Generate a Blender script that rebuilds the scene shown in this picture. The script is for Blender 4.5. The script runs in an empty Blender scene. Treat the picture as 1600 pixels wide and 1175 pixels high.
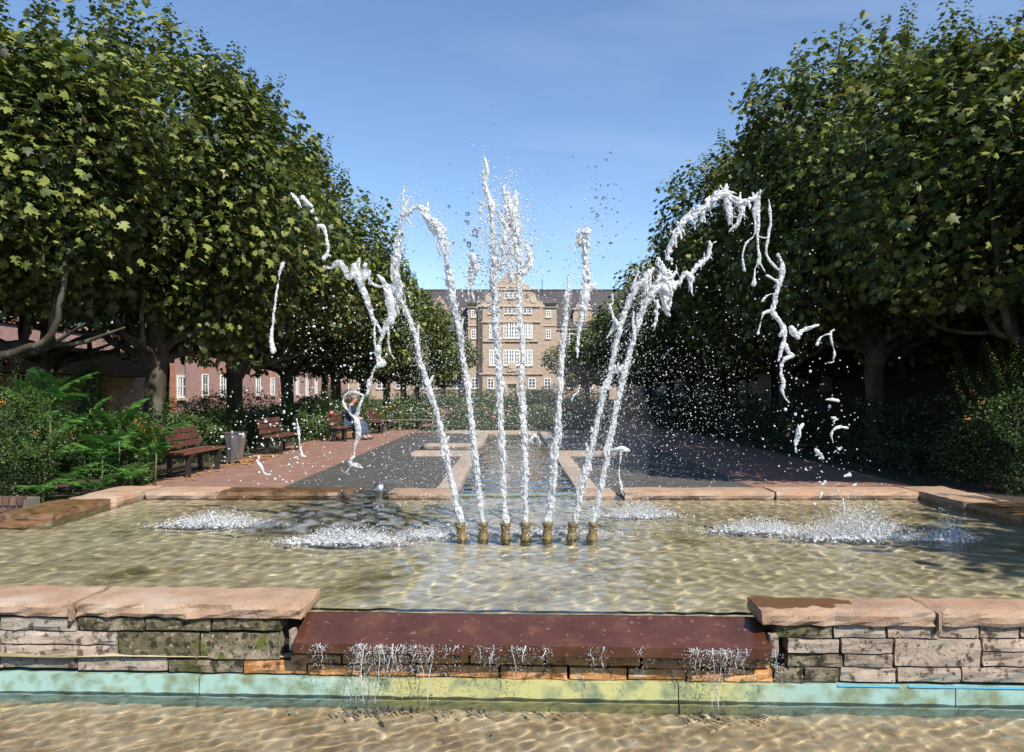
import bpy, math, random
import numpy as np
from mathutils import Vector, Matrix, noise
R = math.radians
random.seed(7); rng = np.random.default_rng(7)
S = bpy.context.scene
COL = S.collection
# ---------------------------------------------------------------- camera, light
EYE = 1.40; F = 1200.0
cam = bpy.data.objects.new('camera', bpy.data.cameras.new('camera')); COL.objects.link(cam)
cam.location = (0, 0, EYE); cam.rotation_euler = (R(90), 0, 0)
cam.data.sensor_width = 36; cam.data.lens = 36 * F / 1600
cam.data.shift_y = 22.5 / 1600
cam.data.clip_start = 0.1; cam.data.clip_end = 3000
S.camera = cam
SUN_EL, SUN_AZ = 46, 36
w = bpy.data.worlds.new('World'); S.world = w; w.use_nodes = True
nt = w.node_tree; bg = nt.nodes['Background']
sk = nt.nodes.new('ShaderNodeTexSky'); sk.sky_type = 'NISHITA'; sk.sun_disc = False
sk.sun_elevation = R(SUN_EL); sk.sun_rotation = R(180 - SUN_AZ); sk.altitude = 0
sk.air_density = 1.0; sk.dust_density = 0.15; sk.ozone_density = 4.5
# thin high cirrus, part of the sky itself
tc = nt.nodes.new('ShaderNodeTexCoord'); mp = nt.nodes.new('ShaderNodeMapping')
mp.inputs['Scale'].default_value = (1.2, 1.2, 5.0); mp.inputs['Location'].default_value = (.3, .1, 0)
nz = nt.nodes.new('ShaderNodeTexNoise'); nz.inputs['Scale'].default_value = 2.2; nz.inputs['Detail'].default_value = 7
nz.inputs['Distortion'].default_value = .6
cr = nt.nodes.new('ShaderNodeMapRange'); cr.inputs['From Min'].default_value = .48; cr.inputs['From Max'].default_value = .9
cr.inputs['To Max'].default_value = .16
mx = nt.nodes.new('ShaderNodeMix'); mx.data_type = 'RGBA'
mx.inputs['B'].default_value = (6.2, 6.8, 7.6, 1)
nt.links.new(tc.outputs['Generated'], mp.inputs[0]); nt.links.new(mp.outputs[0], nz.inputs['Vector'])
nt.links.new(nz.outputs['Fac'], cr.inputs['Value']); nt.links.new(cr.outputs[0], mx.inputs['Factor'])
nt.links.new(sk.outputs[0], mx.inputs['A']); nt.links.new(mx.outputs['Result'], bg.inputs[0])
bg.inputs[1].default_value = 0.128
sl = bpy.data.lights.new('sun', 'SUN'); sl.energy = 5.0; sl.angle = R(.5); sl.color = (1, .93, .82)
sl.cycles.is_caustics_light = True
so = bpy.data.objects.new('sun', sl); COL.objects.link(so); so.rotation_euler = (R(90 - SUN_EL), 0, R(SUN_AZ))
so.location = (5, -5, 20)
S.view_settings.view_transform = 'Standard'; S.view_settings.look = 'None'
S.view_settings.exposure = 0.52; S.view_settings.gamma = 1; S.view_settings.use_curve_mapping = False
S.cycles.use_denoising = True; S.cycles.max_bounces = 8; S.cycles.diffuse_bounces = 1
S.cycles.glossy_bounces = 3; S.cycles.transmission_bounces = 6; S.cycles.transparent_max_bounces = 12
S.cycles.sample_clamp_indirect = 6

# ---------------------------------------------------------------- helpers
def P(u, v, Y): return ((u - 800) / F * Y, Y, EYE + (610 - v) / F * Y)
class MB:
    def __init__(s): s.v = []; s.f = []
    def add(s, V, Fc):
        o = len(s.v); s.v.extend([tuple(p) for p in V]); s.f.extend([tuple(i + o for i in f) for f in Fc]); return s
    def box(s, x0, x1, y0, y1, z0, z1):
        return s.add([(x0,y0,z0),(x1,y0,z0),(x1,y1,z0),(x0,y1,z0),(x0,y0,z1),(x1,y0,z1),(x1,y1,z1),(x0,y1,z1)],
                     [(0,3,2,1),(4,5,6,7),(0,1,5,4),(1,2,6,5),(2,3,7,6),(3,0,4,7)])
    def tube(s, pts, rad, n=8):
        V, Fc = tube(pts, rad, n); return s.add(V, Fc)
    def ball(s, c, r, sc=(1,1,1)):
        V = [(c[0]+p[0]*r*sc[0], c[1]+p[1]*r*sc[1], c[2]+p[2]*r*sc[2]) for p in ICO1V]; return s.add(V, ICO1F)
    def lathe(s, prof, c, n=16):
        V = []; Fc = []
        for (r, z) in prof:
            for i in range(n):
                a = 2*math.pi*i/n; V.append((c[0]+r*math.cos(a), c[1]+r*math.sin(a), c[2]+z))
        for k in range(len(prof)-1):
            for i in range(n):
                j = (i+1) % n; Fc.append((k*n+i, k*n+j, (k+1)*n+j, (k+1)*n+i))
        Fc.append(tuple(range(n-1, -1, -1))); Fc.append(tuple((len(prof)-1)*n+i for i in range(n)))
        return s.add(V, Fc)
    def mesh(s, name, mat=None, smooth=False):
        me = bpy.data.meshes.new(name); me.from_pydata(s.v, [], s.f)
        if smooth: me.shade_smooth()
        if mat: me.materials.append(mat)
        return me
    def obj(s, name, mat, parent=None, smooth=False):
        return link(name, s.mesh(name, mat, smooth), parent)
def link(name, me, parent=None):
    o = bpy.data.objects.new(name, me); COL.objects.link(o)
    if parent is not None:
        o.parent = parent; o.matrix_parent_inverse = Matrix.Translation(-Vector(parent.location)) if parent.type == 'EMPTY' else Matrix()
    return o
def tag(o, label=None, cat=None, group=None, kind=None):
    if label: o['label'] = label
    if cat: o['category'] = cat
    if group: o['group'] = group
    if kind: o['kind'] = kind
    return o
def thing(name, label, cat, loc=(0,0,0), group=None):
    o = bpy.data.objects.new(name, None); COL.objects.link(o); o.location = loc; o.empty_display_size = .2
    return tag(o, label, cat, group)
def dup(root, loc=None, rot=None, scale=None, label=None):
    r = root.copy(); COL.objects.link(r)
    if loc is not None: r.location = loc
    if rot is not None: r.rotation_euler = rot
    if scale is not None: r.scale = scale
    if label: r['label'] = label
    for ch in root.children:
        c = ch.copy(); COL.objects.link(c); c.parent = r; c.matrix_parent_inverse = ch.matrix_parent_inverse.copy()
        for g in ch.children:
            d = g.copy(); COL.objects.link(d); d.parent = c; d.matrix_parent_inverse = g.matrix_parent_inverse.copy()
    return r
def ico(level):
    t = (1+5**.5)/2
    V = [(-1,t,0),(1,t,0),(-1,-t,0),(1,-t,0),(0,-1,t),(0,1,t),(0,-1,-t),(0,1,-t),(t,0,-1),(t,0,1),(-t,0,-1),(-t,0,1)]
    Fc = [(0,11,5),(0,5,1),(0,1,7),(0,7,10),(0,10,11),(1,5,9),(5,11,4),(11,10,2),(10,7,6),(7,1,8),(3,9,4),(3,4,2),(3,2,6),(3,6,8),(3,8,9),(4,9,5),(2,4,11),(6,2,10),(8,6,7),(9,8,1)]
    V = [Vector(p).normalized() for p in V]
    for _ in range(level):
        m = {}; nf = []
        def mid(a, b):
            k = (min(a,b), max(a,b))
            if k not in m: V.append((V[a]+V[b]).normalized()); m[k] = len(V)-1
            return m[k]
        for a,b,c in Fc:
            x,y,z = mid(a,b), mid(b,c), mid(c,a); nf += [(a,x,z),(b,y,x),(c,z,y),(x,y,z)]
        Fc = nf
    return [tuple(p) for p in V], Fc
ICO0V, ICO0F = ico(0); ICO1V, ICO1F = ico(1)
def catmull(pts, step):
    pts = [np.array(p, float) for p in pts]; out = []
    if len(pts) == 2: pts = [pts[0], (pts[0]+pts[1])/2, pts[1]]
    for i in range(len(pts)-1):
        p0 = pts[max(i-1,0)]; p1 = pts[i]; p2 = pts[i+1]; p3 = pts[min(i+2, len(pts)-1)]
        n = max(1, int(np.linalg.norm((p2-p1)[:3])/step))
        for k in range(n):
            t = k/n
            out.append(.5*((2*p1)+(p2-p0)*t+(2*p0-5*p1+4*p2-p3)*t*t+(3*p1-p0-3*p2+p3)*t**3))
    out.append(pts[-1]); return out
def tube(pts, rad, n=8):
    pts = [Vector(p) for p in pts]; V = []; Fc = []
    up = Vector((0.13, 1, 0.21)).normalized(); m = len(pts)
    for i, p in enumerate(pts):
        d = (pts[min(i+1, m-1)] - pts[max(i-1, 0)])
        d = d.normalized() if d.length > 1e-9 else Vector((0,0,1))
        a = d.cross(up)
        if a.length < 1e-3: a = d.cross(Vector((1,0,0)))
        a.normalize(); b = d.cross(a)
        for k in range(n):
            t = 2*math.pi*k/n; q = p + (a*math.cos(t)+b*math.sin(t))*rad[i]; V.append(tuple(q))
    for i in range(m-1):
        for k in range(n):
            l = (k+1) % n; Fc.append((i*n+k, (i+1)*n+k, (i+1)*n+l, i*n+l))
    Fc.append(tuple(range(n))); Fc.append(tuple((m-1)*n+k for k in range(n-1, -1, -1)))
    return V, Fc
def rbox(x0,x1,y0,y1,z0,z1, seg=(4,2,2), amp=.006, bev=.01, freq=9.0, seed=0, ampf=None):
    """stone block: a box with subdivided, uneven faces and worn edges"""
    nx, ny, nz_ = seg; idx = {}; V = []; Fc = []
    def vid(i,j,k):
        if (i,j,k) in idx: return idx[(i,j,k)]
        x = x0+(x1-x0)*i/nx; y = y0+(y1-y0)*j/ny; z = z0+(z1-z0)*k/nz_
        ex, ey, ez = i in (0,nx), j in (0,ny), k in (0,nz_)
        c = ex+ey+ez; b = bev*(random.uniform(.5,1.4)) if c >= 2 else 0
        if b:
            if ex: x += b if i == 0 else -b
            if ey: y += b if j == 0 else -b
            if ez: z += b if k == 0 else -b
        p = Vector((x,y,z)); q = Vector((x*freq+seed*3.1, y*freq, z*freq+seed))
        n1 = noise.noise(q); n2 = noise.noise(q+Vector((7,3,1))); n3 = noise.noise(q+Vector((2,9,5)))
        a = amp; af = ampf if ampf is not None else amp
        p += Vector((n1*a*(1 if ex else .3), (n2+.35*random.uniform(-1,1))*af*(1 if j == 0 else .3), n3*a*(.6 if not ez else .45)))
        V.append(tuple(p)); idx[(i,j,k)] = len(V)-1; return idx[(i,j,k)]
    for i in range(nx):
        for j in range(ny):
            Fc.append((vid(i,j,0),vid(i,j+1,0),vid(i+1,j+1,0),vid(i+1,j,0)))
            Fc.append((vid(i,j,nz_),vid(i+1,j,nz_),vid(i+1,j+1,nz_),vid(i,j+1,nz_)))
    for i in range(nx):
        for k in range(nz_):
            Fc.append((vid(i,0,k),vid(i+1,0,k),vid(i+1,0,k+1),vid(i,0,k+1)))
            Fc.append((vid(i,ny,k),vid(i,ny,k+1),vid(i+1,ny,k+1),vid(i+1,ny,k)))
    for j in range(ny):
        for k in range(nz_):
            Fc.append((vid(0,j,k),vid(0,j,k+1),vid(0,j+1,k+1),vid(0,j+1,k)))
            Fc.append((vid(nx,j,k),vid(nx,j+1,k),vid(nx,j+1,k+1),vid(nx,j,k+1)))
    return V, Fc
def np_mesh(name, V, T, mat, rnd=None, smooth=False):
    """triangle mesh from arrays; rnd: one value per triangle"""
    me = bpy.data.meshes.new(name); V = np.ascontiguousarray(V, np.float32); T = np.ascontiguousarray(T, np.int32)
    me.vertices.add(len(V)); me.vertices.foreach_set('co', V.ravel())
    me.loops.add(T.size); me.loops.foreach_set('vertex_index', T.ravel())
    me.polygons.add(len(T)); me.polygons.foreach_set('loop_start', np.arange(0, T.size, 3, dtype=np.int32))
    me.polygons.foreach_set('loop_total', np.full(len(T), 3, np.int32))
    me.update(calc_edges=True)
    if rnd is not None:
        a = me.attributes.new('rnd', 'FLOAT', 'FACE'); a.data.foreach_set('value', np.ascontiguousarray(rnd, np.float32))
    if smooth: me.shade_smooth()
    me.materials.append(mat); return me
def scatter(tV, tF, pos, nrm, tip, size):
    """copies of a flat template (x across, y to the tip, z normal) merged into arrays"""
    tV = np.array(tV, float); tF = np.array(tF); N = len(pos)
    nrm = nrm/np.linalg.norm(nrm, axis=1, keepdims=True)
    t = tip - (tip*nrm).sum(1, keepdims=True)*nrm; t /= (np.linalg.norm(t, axis=1, keepdims=True)+1e-9)
    b = np.cross(t, nrm)
    V = pos[:,None,:] + size[:,None,None]*(tV[None,:,0,None]*b[:,None,:] + tV[None,:,1,None]*t[:,None,:] + tV[None,:,2,None]*nrm[:,None,:])
    T = tF[None] + (np.arange(N)*len(tV))[:,None,None]
    return V.reshape(-1,3), T.reshape(-1,3)

# ---------------------------------------------------------------- materials
def newmat(name):
    m = bpy.data.materials.new(name); m.use_nodes = True; nt = m.node_tree
    return m, nt, nt.nodes['Principled BSDF'], lambda t: nt.nodes.new(t), nt.links.new
def ramp(nt, cols):
    r = nt.nodes.new('ShaderNodeValToRGB'); e = r.color_ramp.elements
    while len(e) < len(cols): e.new(.5)
    for i, (p, c) in enumerate(cols): e[i].position = p; e[i].color = (*c, 1)
    return r
def stone(name, cols, scale=6, rough=.85, bump=.5, bscale=40, vary=.25, over=None, spec=.4, bdist=.01, stretch=(1,1,1)):
    m, nt, b, N, L = newmat(name)
    tc = N('ShaderNodeTexCoord'); mp = N('ShaderNodeMapping'); mp.inputs['Scale'].default_value = stretch
    oi = N('ShaderNodeObjectInfo'); L(tc.outputs['Object'], mp.inputs[0])
    n = N('ShaderNodeTexNoise'); n.inputs['Scale'].default_value = scale; n.inputs['Detail'].default_value = 8; n.inputs['Roughness'].default_value = .65
    L(mp.outputs[0], n.inputs['Vector']); r = ramp(nt, cols); L(n.outputs['Fac'], r.inputs[0]); col = r.outputs[0]
    if over:      # (colour, scale, lo, hi)
        for (oc, osc, lo, hi) in over:
            n2 = N('ShaderNodeTexNoise'); n2.inputs['Scale'].default_value = osc; n2.inputs['Detail'].default_value = 6
            L(tc.outputs['Object'], n2.inputs['Vector'])
            mr = N('ShaderNodeMapRange'); mr.inputs['From Min'].default_value = lo; mr.inputs['From Max'].default_value = hi
            L(n2.outputs['Fac'], mr.inputs['Value']); mx = N('ShaderNodeMix'); mx.data_type = 'RGBA'
            L(mr.outputs[0], mx.inputs['Factor']); L(col, mx.inputs['A']); mx.inputs['B'].default_value = (*oc, 1); col = mx.outputs['Result']
    if vary:
        h = N('ShaderNodeHueSaturation'); mr = N('ShaderNodeMapRange'); mr.inputs['To Min'].default_value = 1-vary; mr.inputs['To Max'].default_value = 1+vary
        L(oi.outputs['Random'], mr.inputs['Value']); L(mr.outputs[0], h.inputs['Value']); L(col, h.inputs['Color']); col = h.outputs[0]
    L(col, b.inputs['Base Color']); b.inputs['Roughness'].default_value = rough; b.inputs['Specular IOR Level'].default_value = spec
    if bump:
        n3 = N('ShaderNodeTexNoise'); n3.inputs['Scale'].default_value = bscale; n3.inputs['Detail'].default_value = 10; n3.inputs['Roughness'].default_value = .7
        L(mp.outputs[0], n3.inputs['Vector']); bp = N('ShaderNodeBump'); bp.inputs['Strength'].default_value = bump; bp.inputs['Distance'].default_value = bdist
        L(n3.outputs['Fac'], bp.inputs['Height']); L(bp.outputs[0], b.inputs['Normal'])
    return m
def plain(name, c, rough=.6, metal=0, spec=.5):
    return stone(name, [(.3, tuple(x*.85 for x in c)), (.7, tuple(min(1, x*1.1) for x in c))], 8, rough, .15, 60, 0, None, spec) if not metal else metalmat(name, c, rough)
def metalmat(name, c, rough):
    m, nt, b, N, L = newmat(name); b.inputs['Base Color'].default_value = (*c,1); b.inputs['Metallic'].default_value = 1
    n = N('ShaderNodeTexNoise'); n.inputs['Scale'].default_value = 25; n.inputs['Detail'].default_value = 6
    mr = N('ShaderNodeMapRange'); mr.inputs['To Min'].default_value = rough*.7; mr.inputs['To Max'].default_value = rough*1.4
    L(n.outputs['Fac'], mr.inputs['Value']); L(mr.outputs[0], b.inputs['Roughness']); return m
def leafmat(name, cols, under, rough=.45, trans=.25, spec=.45):
    m, nt, b, N, L = newmat(name)
    a = N('ShaderNodeAttribute'); a.attribute_name = 'rnd'; r = ramp(nt, cols); L(a.outputs['Fac'], r.inputs[0])
    g = N('ShaderNodeNewGeometry'); mx = N('ShaderNodeMix'); mx.data_type = 'RGBA'; L(g.outputs['Backfacing'], mx.inputs['Factor'])
    L(r.outputs[0], mx.inputs['A']); mx.inputs['B'].default_value = (*under, 1); L(mx.outputs['Result'], b.inputs['Base Color'])
    b.inputs['Roughness'].default_value = rough; b.inputs['Specular IOR Level'].default_value = spec
    t = N('ShaderNodeBsdfTranslucent'); h = N('ShaderNodeHueSaturation'); h.inputs['Value'].default_value = 1.6; h.inputs['Saturation'].default_value = 1.15
    L(r.outputs[0], h.inputs['Color']); L(h.outputs[0], t.inputs[0]); ms = N('ShaderNodeMixShader'); ms.inputs[0].default_value = trans
    L(b.outputs[0], ms.inputs[1]); L(t.outputs[0], ms.inputs[2]); L(ms.outputs[0], nt.nodes['Material Output'].inputs[0]); return m
def brickmat(name, c1, c2, mortar, bw=.22, bh=.075, rough=.85, plane='xz', ms=.008, bump=.4, over=None, rot=0):
    m, nt, b, N, L = newmat(name); tc = N('ShaderNodeTexCoord'); sp = N('ShaderNodeSeparateXYZ'); cb = N('ShaderNodeCombineXYZ')
    L(tc.outputs['Object'], sp.inputs[0]); ax = {'x':0,'y':1,'z':2}
    L(sp.outputs[ax[plane[0]]], cb.inputs[0]); L(sp.outputs[ax[plane[1]]], cb.inputs[1])
    mp = N('ShaderNodeMapping'); mp.inputs['Rotation'].default_value = (0,0,rot); L(cb.outputs[0], mp.inputs[0])
    br = N('ShaderNodeTexBrick'); L(mp.outputs[0], br.inputs['Vector']); br.inputs['Scale'].default_value = 1
    br.inputs['Brick Width'].default_value = bw; br.inputs['Row Height'].default_value = bh; br.inputs['Mortar Size'].default_value = ms
    br.inputs['Color1'].default_value = (*c1,1); br.inputs['Color2'].default_value = (*c2,1); br.inputs['Mortar'].default_value = (*mortar,1)
    n = N('ShaderNodeTexNoise'); n.inputs['Scale'].default_value = 3; n.inputs['Detail'].default_value = 8; L(tc.outputs['Object'], n.inputs['Vector'])
    mr = N('ShaderNodeMapRange'); mr.inputs['To Min'].default_value = .6; mr.inputs['To Max'].default_value = 1.4; L(n.outputs['Fac'], mr.inputs['Value'])
    h = N('ShaderNodeHueSaturation'); L(mr.outputs[0], h.inputs['Value']); L(br.outputs['Color'], h.inputs['Color']); col = h.outputs[0]
    L(col, b.inputs['Base Color']); b.inputs['Roughness'].default_value = rough
    n3 = N('ShaderNodeTexNoise'); n3.inputs['Scale'].default_value = 60; n3.inputs['Detail'].default_value = 4; L(tc.outputs['Object'], n3.inputs['Vector'])
    ad = N('ShaderNodeMath'); ad.operation = 'MULTIPLY_ADD'; ad.inputs[1].default_value = -1; L(br.outputs['Fac'], ad.inputs[0]); L(n3.outputs['Fac'], ad.inputs[2])
    bp = N('ShaderNodeBump'); bp.inputs['Strength'].default_value = bump; bp.inputs['Distance'].default_value = .006; L(ad.outputs[0], bp.inputs['Height']); L(bp.outputs[0], b.inputs['Normal'])
    return m
def glassmat(name, tint=(1,1,1), rough=.0):
    m, nt, b, N, L = newmat(name); b.inputs['Base Color'].default_value = (*tint,1); b.inputs['Transmission Weight'].default_value = 1
    b.inputs['IOR'].default_value = 1.333; b.inputs['Roughness'].default_value = rough; return m
def foammat(name, clear=0.0, bump=.6):
    """aerated water: white, glossy, letting some light through; 'clear' lets the background show"""
    m, nt, b, N, L = newmat(name); tc = N('ShaderNodeTexCoord')
    n = N('ShaderNodeTexNoise'); n.inputs['Scale'].default_value = 38; n.inputs['Detail'].default_value = 6; L(tc.outputs['Object'], n.inputs['Vector'])
    r = ramp(nt, [(.3, (.66,.69,.72)), (.5, (.86,.88,.89)), (.75, (.93,.93,.93))]); L(n.outputs['Fac'], r.inputs[0]); L(r.outputs[0], b.inputs['Base Color'])
    b.inputs['Roughness'].default_value = .22; b.inputs['Specular IOR Level'].default_value = .6
    t = N('ShaderNodeBsdfTranslucent'); t.inputs[0].default_value = (.9,.93,.97,1); ms = N('ShaderNodeMixShader'); ms.inputs[0].default_value = .35
    L(b.outputs[0], ms.inputs[1]); L(t.outputs[0], ms.inputs[2]); out = ms.outputs[0]
    if clear:
        n2 = N('ShaderNodeTexNoise'); n2.inputs['Scale'].default_value = 22; n2.inputs['Detail'].default_value = 5; L(tc.outputs['Object'], n2.inputs['Vector'])
        mr = N('ShaderNodeMapRange'); mr.inputs['From Min'].default_value = .38; mr.inputs['From Max'].default_value = .62; mr.inputs['To Min'].default_value = 0; mr.inputs['To Max'].default_value = clear
        L(n2.outputs['Fac'], mr.inputs['Value']); g = N('ShaderNodeBsdfGlass'); g.inputs['IOR'].default_value = 1.12; g.inputs['Roughness'].default_value = .02
        tr = N('ShaderNodeBsdfTransparent'); m0 = N('ShaderNodeMixShader'); m0.inputs[0].default_value = .5; L(g.outputs[0], m0.inputs[1]); L(tr.outputs[0], m0.inputs[2])
        m2 = N('ShaderNodeMixShader'); L(mr.outputs[0], m2.inputs[0]); L(out, m2.inputs[1]); L(m0.outputs[0], m2.inputs[2]); out = m2.outputs[0]
    L(out, nt.nodes['Material Output'].inputs[0])
    n3 = N('ShaderNodeTexNoise'); n3.inputs['Scale'].default_value = 90; n3.inputs['Detail'].default_value = 5; L(tc.outputs['Object'], n3.inputs['Vector'])
    bp = N('ShaderNodeBump'); bp.inputs['Strength'].default_value = bump; bp.inputs['Distance'].default_value = .006; L(n3.outputs['Fac'], bp.inputs['Height']); L(bp.outputs[0], b.inputs['Normal'])
    return m

m_leaf = leafmat('plane_leaf', [(0,(.009,.018,.005)),(.34,(.032,.054,.012)),(.56,(.12,.15,.030)),(.80,(.23,.26,.06)),(.94,(.30,.29,.10)),(1,(.20,.17,.06))], (.11,.13,.055), .5, .20, .28)  # near-black to bright leaf tones paint in the contrast of sun and shade
m_shrub = leafmat('shrub_leaf', [(0,(.022,.045,.012)),(.6,(.06,.11,.025)),(1,(.13,.17,.045))], (.07,.10,.04), .5, .25)
m_frond = leafmat('frond_leaf', [(0,(.03,.085,.02)),(.6,(.065,.17,.035)),(1,(.15,.27,.055))], (.06,.14,.05), .42, .32)
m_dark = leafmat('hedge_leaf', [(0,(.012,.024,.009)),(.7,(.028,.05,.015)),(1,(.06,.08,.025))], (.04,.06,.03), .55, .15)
m_bark = stone('plane_bark', [(.35,(.035,.03,.022)),(.50,(.06,.05,.036)),(.60,(.12,.11,.08)),(.66,(.07,.06,.045))], 3.5, .85, .5, 30, 0, None, .3, .01, (1,1,.5))
m_berry = plain('orange_berry', (.75,.28,.02), .4)
m_sand = stone('pink_sandstone', [(.3,(.27,.17,.11)),(.5,(.36,.235,.155)),(.7,(.41,.295,.21))], 5, .8, .9, 70, .12, [((.20,.12,.08), 48, .62, .70), ((.44,.25,.15), 2.2, .52, .72), ((.43,.34,.26), 3, .50, .75)])
m_sandwet = stone('wet_sandstone', [(.3,(.13,.07,.03)),(.55,(.22,.12,.06)),(.75,(.30,.20,.12))], 5, .28, .55, 50, .12, [((.07,.045,.02), 7, .52, .66)], .6)
m_stone = stone('wall_stone', [(.3,(.24,.18,.135)),(.5,(.36,.28,.215)),(.7,(.46,.37,.30))], 7, .88, .8, 45, .2, [((.30,.27,.23), 4, .48, .60), ((.10,.075,.055), 20, .56, .64), ((.07,.055,.04), 46, .62, .68)], .3, .014)
m_moss = stone('mossy_stone', [(.3,(.055,.045,.025)),(.5,(.12,.10,.055)),(.7,(.24,.19,.12))], 8, .85, .9, 45, .15, [((.26,.21,.15), 5, .50, .62), ((.035,.032,.018), 22, .50, .60), ((.34,.29,.22), 34, .60, .68), ((.09,.10,.025), 8, .58, .66)], .3, .014)
m_rust = stone('iron_stained_stone', [(.3,(.28,.11,.025)),(.5,(.48,.22,.07)),(.7,(.58,.36,.18))], 7, .3, .8, 45, .2, [((.12,.05,.015), 18, .54, .62), ((.62,.45,.28), 7, .58, .68)], .6, .014)
m_weir = stone('wet_weir_slab', [(.3,(.055,.020,.012)),(.55,(.085,.032,.020)),(.75,(.12,.05,.03))], 3.5, .12, .12, 18, 0, [((.13,.055,.025), 7, .56, .74), ((.16,.10,.08), 26, .64, .70)], .7)
m_gap = plain('dark_joint', (.02,.018,.015), .9)
m_mortar = plain('mortar', (.16,.14,.11), .9)
m_bed = stone('pool_bed', [(.28,(.33,.27,.15)),(.45,(.47,.40,.25)),(.6,(.58,.51,.35)),(.78,(.66,.60,.45))], 2.2, .9, .6, 30, 0, [((.14,.12,.045), 1.4, .56, .72), ((.60,.56,.44), 16, .6, .72)])
m_bedlow = stone('lower_pool_bed', [(.28,(.28,.20,.11)),(.45,(.43,.33,.20)),(.6,(.54,.44,.29)),(.78,(.62,.53,.38))], 3.0, .9, .6, 30, 0, [((.30,.22,.10), 5, .58, .72), ((.66,.6,.46), 20, .6, .72)])
m_basin = stone('algae_basin_wall', [(.3,(.13,.17,.05)),(.5,(.33,.38,.17)),(.68,(.40,.55,.38)),(.8,(.45,.42,.28))], 4, .5, .4, 30, 0, [((.07,.08,.03), 5, .55, .68)])
m_slab = stone('channel_kerb_slab', [(.3,(.30,.23,.18)),(.6,(.38,.31,.25)),(.75,(.44,.38,.32))], 4, .75, .4, 40, .1)
m_path = brickmat('red_paving', (.23,.125,.095), (.29,.165,.125), (.17,.11,.085), .21, .105, .8, 'xy', .008, .35)
m_sett = brickmat('basalt_setts', (.065,.062,.056), (.11,.105,.095), (.045,.045,.042), .10, .10, .8, 'xy', .012, .6)
m_soil = stone('soil', [(.3,(.03,.024,.016)),(.7,(.08,.06,.04))], 8, .95, .8, 30, 0)
m_lawn = stone('ground_cover', [(.3,(.03,.045,.015)),(.7,(.07,.09,.03))], 5, .95, .8, 40, 0)

# paint band at the foot of the wall: aqua turning to yellow-green below the weir
def plinthmat():
    m, nt, b, N, L = newmat('painted_plinth'); tc = N('ShaderNodeTexCoord'); sp = N('ShaderNodeSeparateXYZ'); L(tc.outputs['Object'], sp.inputs[0])
    n = N('ShaderNodeTexNoise'); n.inputs['Scale'].default_value = 3; n.inputs['Detail'].default_value = 6; L(tc.outputs['Object'], n.inputs['Vector'])
    ad = N('ShaderNodeMath'); ad.operation = 'MULTIPLY_ADD'; ad.inputs[1].default_value = .9; L(n.outputs['Fac'], ad.inputs[0]); L(sp.outputs[0], ad.inputs[2])
    r = ramp(nt, [(0,(.33,.50,.44)),(.10,(.38,.52,.44)),(.22,(.46,.43,.18)),(.60,(.50,.48,.21)),(.80,(.44,.44,.20)),(.92,(.33,.46,.38)),(1,(.31,.48,.43))])
    mr = N('ShaderNodeMapRange'); mr.inputs['From Min'].default_value = -.95; mr.inputs['From Max'].default_value = 2.35; L(ad.outputs[0], mr.inputs['Value']); L(mr.outputs[0], r.inputs[0])
    n2 = N('ShaderNodeTexNoise'); n2.inputs['Scale'].default_value = 9; n2.inputs['Detail'].default_value = 8; L(tc.outputs['Object'], n2.inputs['Vector'])
    m2 = N('ShaderNodeMapRange'); m2.inputs['From Min'].default_value = .44; m2.inputs['From Max'].default_value = .64; L(n2.outputs['Fac'], m2.inputs['Value'])
    mx = N('ShaderNodeMix'); mx.data_type = 'RGBA'; L(m2.outputs[0], mx.inputs['Factor']); L(r.outputs[0], mx.inputs['A']); mx.inputs['B'].default_value = (.20,.25,.15,1)
    L(mx.outputs['Result'], b.inputs['Base Color']); b.inputs['Roughness'].default_value = .35
    bp = N('ShaderNodeBump'); bp.inputs['Strength'].default_value = .4; bp.inputs['Distance'].default_value = .01; L(n2.outputs['Fac'], bp.inputs['Height']); L(bp.outputs[0], b.inputs['Normal']); return m
m_plinth = plinthmat()
m_aqua = plain('blue_paint', (.10,.42,.62), .4)
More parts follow.
